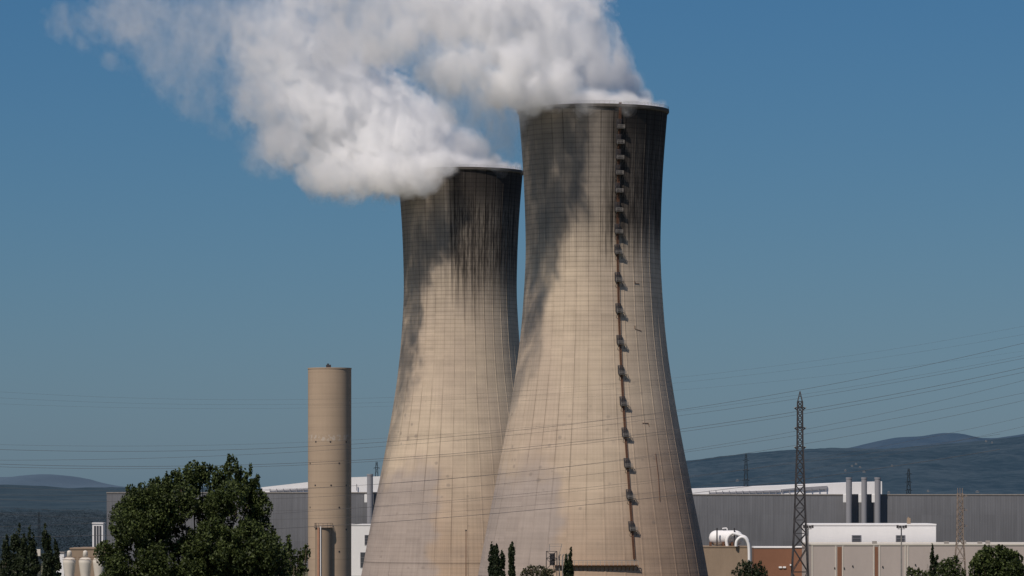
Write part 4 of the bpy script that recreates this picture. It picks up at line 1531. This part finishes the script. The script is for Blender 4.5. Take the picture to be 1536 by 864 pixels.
def crown_points(lobes, per_m2, shell=0.65):
    out = []
    for c, r in lobes:
        c, r = np.array(c), np.array(r)
        area = (r[0] * r[2] + r[1] * r[2] + r[0] * r[1]) * 4
        n = int(area * per_m2)
        d = rng.normal(size=(n, 3)); d /= np.linalg.norm(d, axis=1)[:, None]
        t = np.where(rng.random(n) < shell, rng.uniform(0.78, 1.06, n), rng.uniform(0.2, 0.9, n))
        p = c + d * r * t[:, None]
        L = max(r.mean() * 0.55, 0.6)
        k = fbm(p[:, 0] / L, p[:, 1] / L, p[:, 2] / L, 3)
        out.append(p[k > -0.12])
    return np.concatenate(out)


def tree(name, px, pt, Y, lobes_px, label, group=None, mat='leaf_broad', leaf=0.35, dens=14, trunk_r=0.35, limbs=True, cat='tree'):
    """lobes_px: (px, py, rx_px, rz_px[, dy_px])"""
    k = Y / F
    x = (px - 768) * k
    z0 = gz(Y) - 0.5
    root = empty(name, (x, Y, z0), label, cat, group)
    lobes = []
    for L in lobes_px:
        p = P(L[0], L[1], Y)
        dy = (L[4] if len(L) > 4 else 0) * k
        lobes.append(((p.x, Y + dy, p.z), (L[2] * k, max(L[2], 4) * k, L[3] * k)))
    for c, r in list(lobes):      # small uneven sprays break the outline
        for _ in range(2 if len(lobes) > 60 else 4):
            a, e = random.uniform(0, 2 * PI), random.uniform(-0.4, 1.3)
            d = (math.cos(a) * math.cos(e), math.sin(a) * math.cos(e), math.sin(e))
            q = random.uniform(.85, 1.15)
            u = random.uniform(.14, .3)
            lobes.append((tuple(c[i] + d[i] * r[i] * q for i in range(3)), (r[0] * u, r[1] * u, r[2] * u * 1.5)))
    C = crown_points(lobes, dens)
    C = C[C[:, 2] > z0 + 0.6]
    leaves('crown', C, leaf, M[mat], root, (x, Y, z0), 0.6)
    zt = CAMZ - (pt - HOR) * k
    b = MB()
    H = zt - z0
    b.tube([(x, Y, z0), (x + .1, Y, z0 + H * .35), (x - .1, Y, z0 + H * .7), (x, Y, z0 + H * .93)], [trunk_r, trunk_r * .8, trunk_r * .45, 0.05], 8)
    if limbs:
        for c, r in lobes[:26]:
            zs0 = z0 + H * random.uniform(.25, .5)
            if c[2] < zs0 + 1: continue
            mid_ = Vector((x + (c[0] - x) * .5, Y + (c[1] - Y) * .5, zs0 + (c[2] - zs0) * .4))
            b.tube([(x, Y, zs0), mid_, (c[0], c[1], c[2] + r[2] * .6)], [trunk_r * .4, trunk_r * .25, 0.03], 5)
    b.build('trunk', M['bark'], root, smooth=True)
    return root


# the big broadleaf tree
big = []
random.seed(11)
tops = [(230, 728, 18, 24), (262, 712, 14, 20), (288, 704, 20, 26), (305, 696, 9, 16), (322, 712, 18, 26), (350, 697, 16, 26), (372, 712, 14, 24), (385, 728, 14, 22), (396, 752, 18, 26), (212, 756, 14, 20), (196, 770, 16, 22), (181, 805, 16, 22), (404, 790, 14, 26), (410, 820, 14, 26)]
tops = [(300 + (a - 300) * .96, b + 14, c * .8, d * 1.05) for a, b, c, d in tops]
big += tops
for i in range(46):
    px = random.uniform(190, 402); py = random.uniform(740, 900)
    big.append((px, py, random.uniform(16, 30), random.uniform(18, 32), random.uniform(-60, 30)))
for i in range(24):
    big.append((random.uniform(160, 425), random.uniform(820, 900), random.uniform(18, 28), random.uniform(20, 30), random.uniform(-70, 0)))
for i in range(70):     # upright shoots round the top
    t = tops[random.randrange(len(tops))]
    big.append((t[0] + random.uniform(-14, 14), t[1] + 10 - random.uniform(2, 18), random.uniform(2.0, 4.2), random.uniform(9, 16), random.uniform(-15, 15)))
tree('broadleaf_tree', 300, 700, 480.0, big, 'large dark bushy broadleaf tree left of the concrete cylinder', leaf=0.17, dens=62, trunk_r=0.5)
# lower shrub right of it
tree('shrub', 438, 815, 520.0, [(430, 830, 8, 24), (440, 840, 12, 22), (452, 838, 8, 18), (460, 828, 6, 12), (424, 850, 12, 20), (446, 856, 16, 20), (434, 812, 4, 12)], 'loose shrub in front of the concrete cylinder\'s foot, right of the big tree', leaf=0.22, dens=16, trunk_r=0.12, cat='shrub')


def cypress(px, pt, Y, wpx, label, group='cypress trees', hpx=90, mat='leaf_cypress', leaf=0.28):
    lobes = []
    H = hpx
    n = 12
    for i in range(n):
        f = (i + .5) / n
        wv = wpx / 2 * (math.sin(min(f * 1.9 + .1, PI / 2))) * (1.0 if f > .3 else 1.0)
        lobes.append((px + random.uniform(-.15, .15) * wpx, pt + f * H, max(wv * random.uniform(.7, 1.0), 1.2), H / n * 1.3))
    for j in range(4):
        lobes.append((px + random.uniform(-.35, .35) * wpx, pt + random.uniform(.12, .5) * H, wpx * .16, H * .13))
    return tree('cypress_tree', px, pt, Y, lobes, label, group, mat, leaf, 60, 0.2, False)


for px, pt, wpx, l in ((26, 790, 17, 'tallest dark cypress at the far left'), (47, 797, 19, 'wide cypress second from the left edge, beside the thin grey mast'),
                       (71, 791, 17, 'dark cypress left of the cream tanks, just right of the thin grey mast'), (9, 808, 16, 'cypress cut by the left picture edge'), (84, 812, 12, 'short cypress nearest the cream tanks'),
                       (36, 806, 12, 'shorter cypress filling in between the two tall ones at far left')):
    cypress(px, pt, 650.0 + random.uniform(-40, 60), wpx * 1.35, l, hpx=100, leaf=0.2)
for px, pt, wpx, l in ((739, 818, 15, 'tallest of the small cypresses before the nearer tower\'s left foot'), (746, 822, 9, 'cypress tight against the tallest one before the tower foot'), (753, 831, 10, 'small cypress between two taller ones before the tower foot'),
                       (767, 817, 11, 'slim lone cypress left of the small steel access tower'), (849, 836, 8, 'thin young cypress in front of the left part of the gangway'), (856, 828, 9, 'thin cypress before the gangway, the taller of two')):
    cypress(px, pt, 800.0 + random.uniform(-30, 30), wpx, l, hpx=70, leaf=0.26)
cypress(1400, 822, 820.0, 16, 'pointed narrow conifer left of the pale lattice mast', hpx=80, leaf=0.22)
tree('shrub', 804, 850, 800.0, [(796, 858, 12, 10), (808, 860, 12, 12), (822, 862, 10, 8), (790, 866, 10, 14), (815, 870, 14, 14)], 'rounded olive shrub left of the small steel access tower', mat='leaf_olive', leaf=0.22, dens=16, trunk_r=.12, cat='shrub', group='low shrubs')
tree('shrub', 1125, 845, 800.0, [(1110, 860, 10, 14), (1120, 855, 8, 13), (1126, 853, 9, 12), (1136, 858, 9, 13), (1146, 860, 6, 10), (1118, 870, 14, 16), (1138, 872, 14, 16)], 'dark shrub below the white tank\'s downpipe', mat='leaf_cypress', leaf=0.22, dens=18, trunk_r=.12, cat='shrub', group='low shrubs')
tree('shrub', 1424, 838, 800.0, [(1418, 852, 12, 14), (1430, 848, 12, 13), (1422, 862, 18, 16), (1440, 864, 10, 12)], 'rounded shrub between pointed conifer and pale lattice mast', mat='leaf_broad', leaf=0.24, dens=18, trunk_r=.15, cat='shrub', group='low shrubs')
tree('shrub', 1372, 853, 800.0, [(1366, 860, 8, 9), (1378, 864, 10, 10), (1390, 862, 6, 10)], 'low shrub top just left of the pointed conifer', mat='leaf_broad', leaf=0.24, dens=18, trunk_r=.12, cat='shrub', group='low shrubs')
random.seed(5)
lob = [(1480, 842, 20, 18), (1495, 835, 20, 16), (1512, 842, 18, 18), (1468, 855, 16, 16), (1524, 856, 14, 18), (1490, 862, 30, 24), (1510, 866, 26, 22)]
for i in range(14):
    a = random.uniform(0, PI)
    lob.append((1494 + 32 * math.cos(a), 852 - 26 * math.sin(a), random.uniform(6, 10), random.uniform(6, 9), random.uniform(-20, 10)))
tree('broadleaf_tree', 1495, 820, 760.0, lob, 'dense rounded dark tree at the lower right corner', leaf=0.25, dens=26, trunk_r=.4)

# wooded plain at far left: many tree clumps that read as one mass
C = []
for i in range(2600):
    Y = 2500 * (3.7 ** random.random())
    px = random.uniform(-60, 200)
    r = 2.0 + 5.0 * random.random() ** 2
    c = np.array(P(px, HOR, Y)); c[2] = r * .7
    n = 80
    d = rng.normal(size=(n, 3)); d /= np.linalg.norm(d, axis=1)[:, None]
    d[:, 2] = np.abs(d[:, 2])
    C.append(c + d * np.array([r * 1.6, r * 1.6, r]))
wm = Mat('hazed_far_wood', 0.95, 0, 0.05)
gg = wm.nt.nodes.new('ShaderNodeNewGeometry')
wm.color(wm.mix(Ex(wm.nt, gg.outputs['Random Per Island']), (0.034, 0.054, 0.068), (0.043, 0.064, 0.078)))  # bluish haze of the far plain is part of these foliage colours
wo = leaves('woodland', np.concatenate(C), 0.65, wm.m, None, (0, 0, 0), 0.0, 0.3)
tag(wo, kind='stuff')
wo['label'] = 'hazy dark woodland covering the plain at far left'
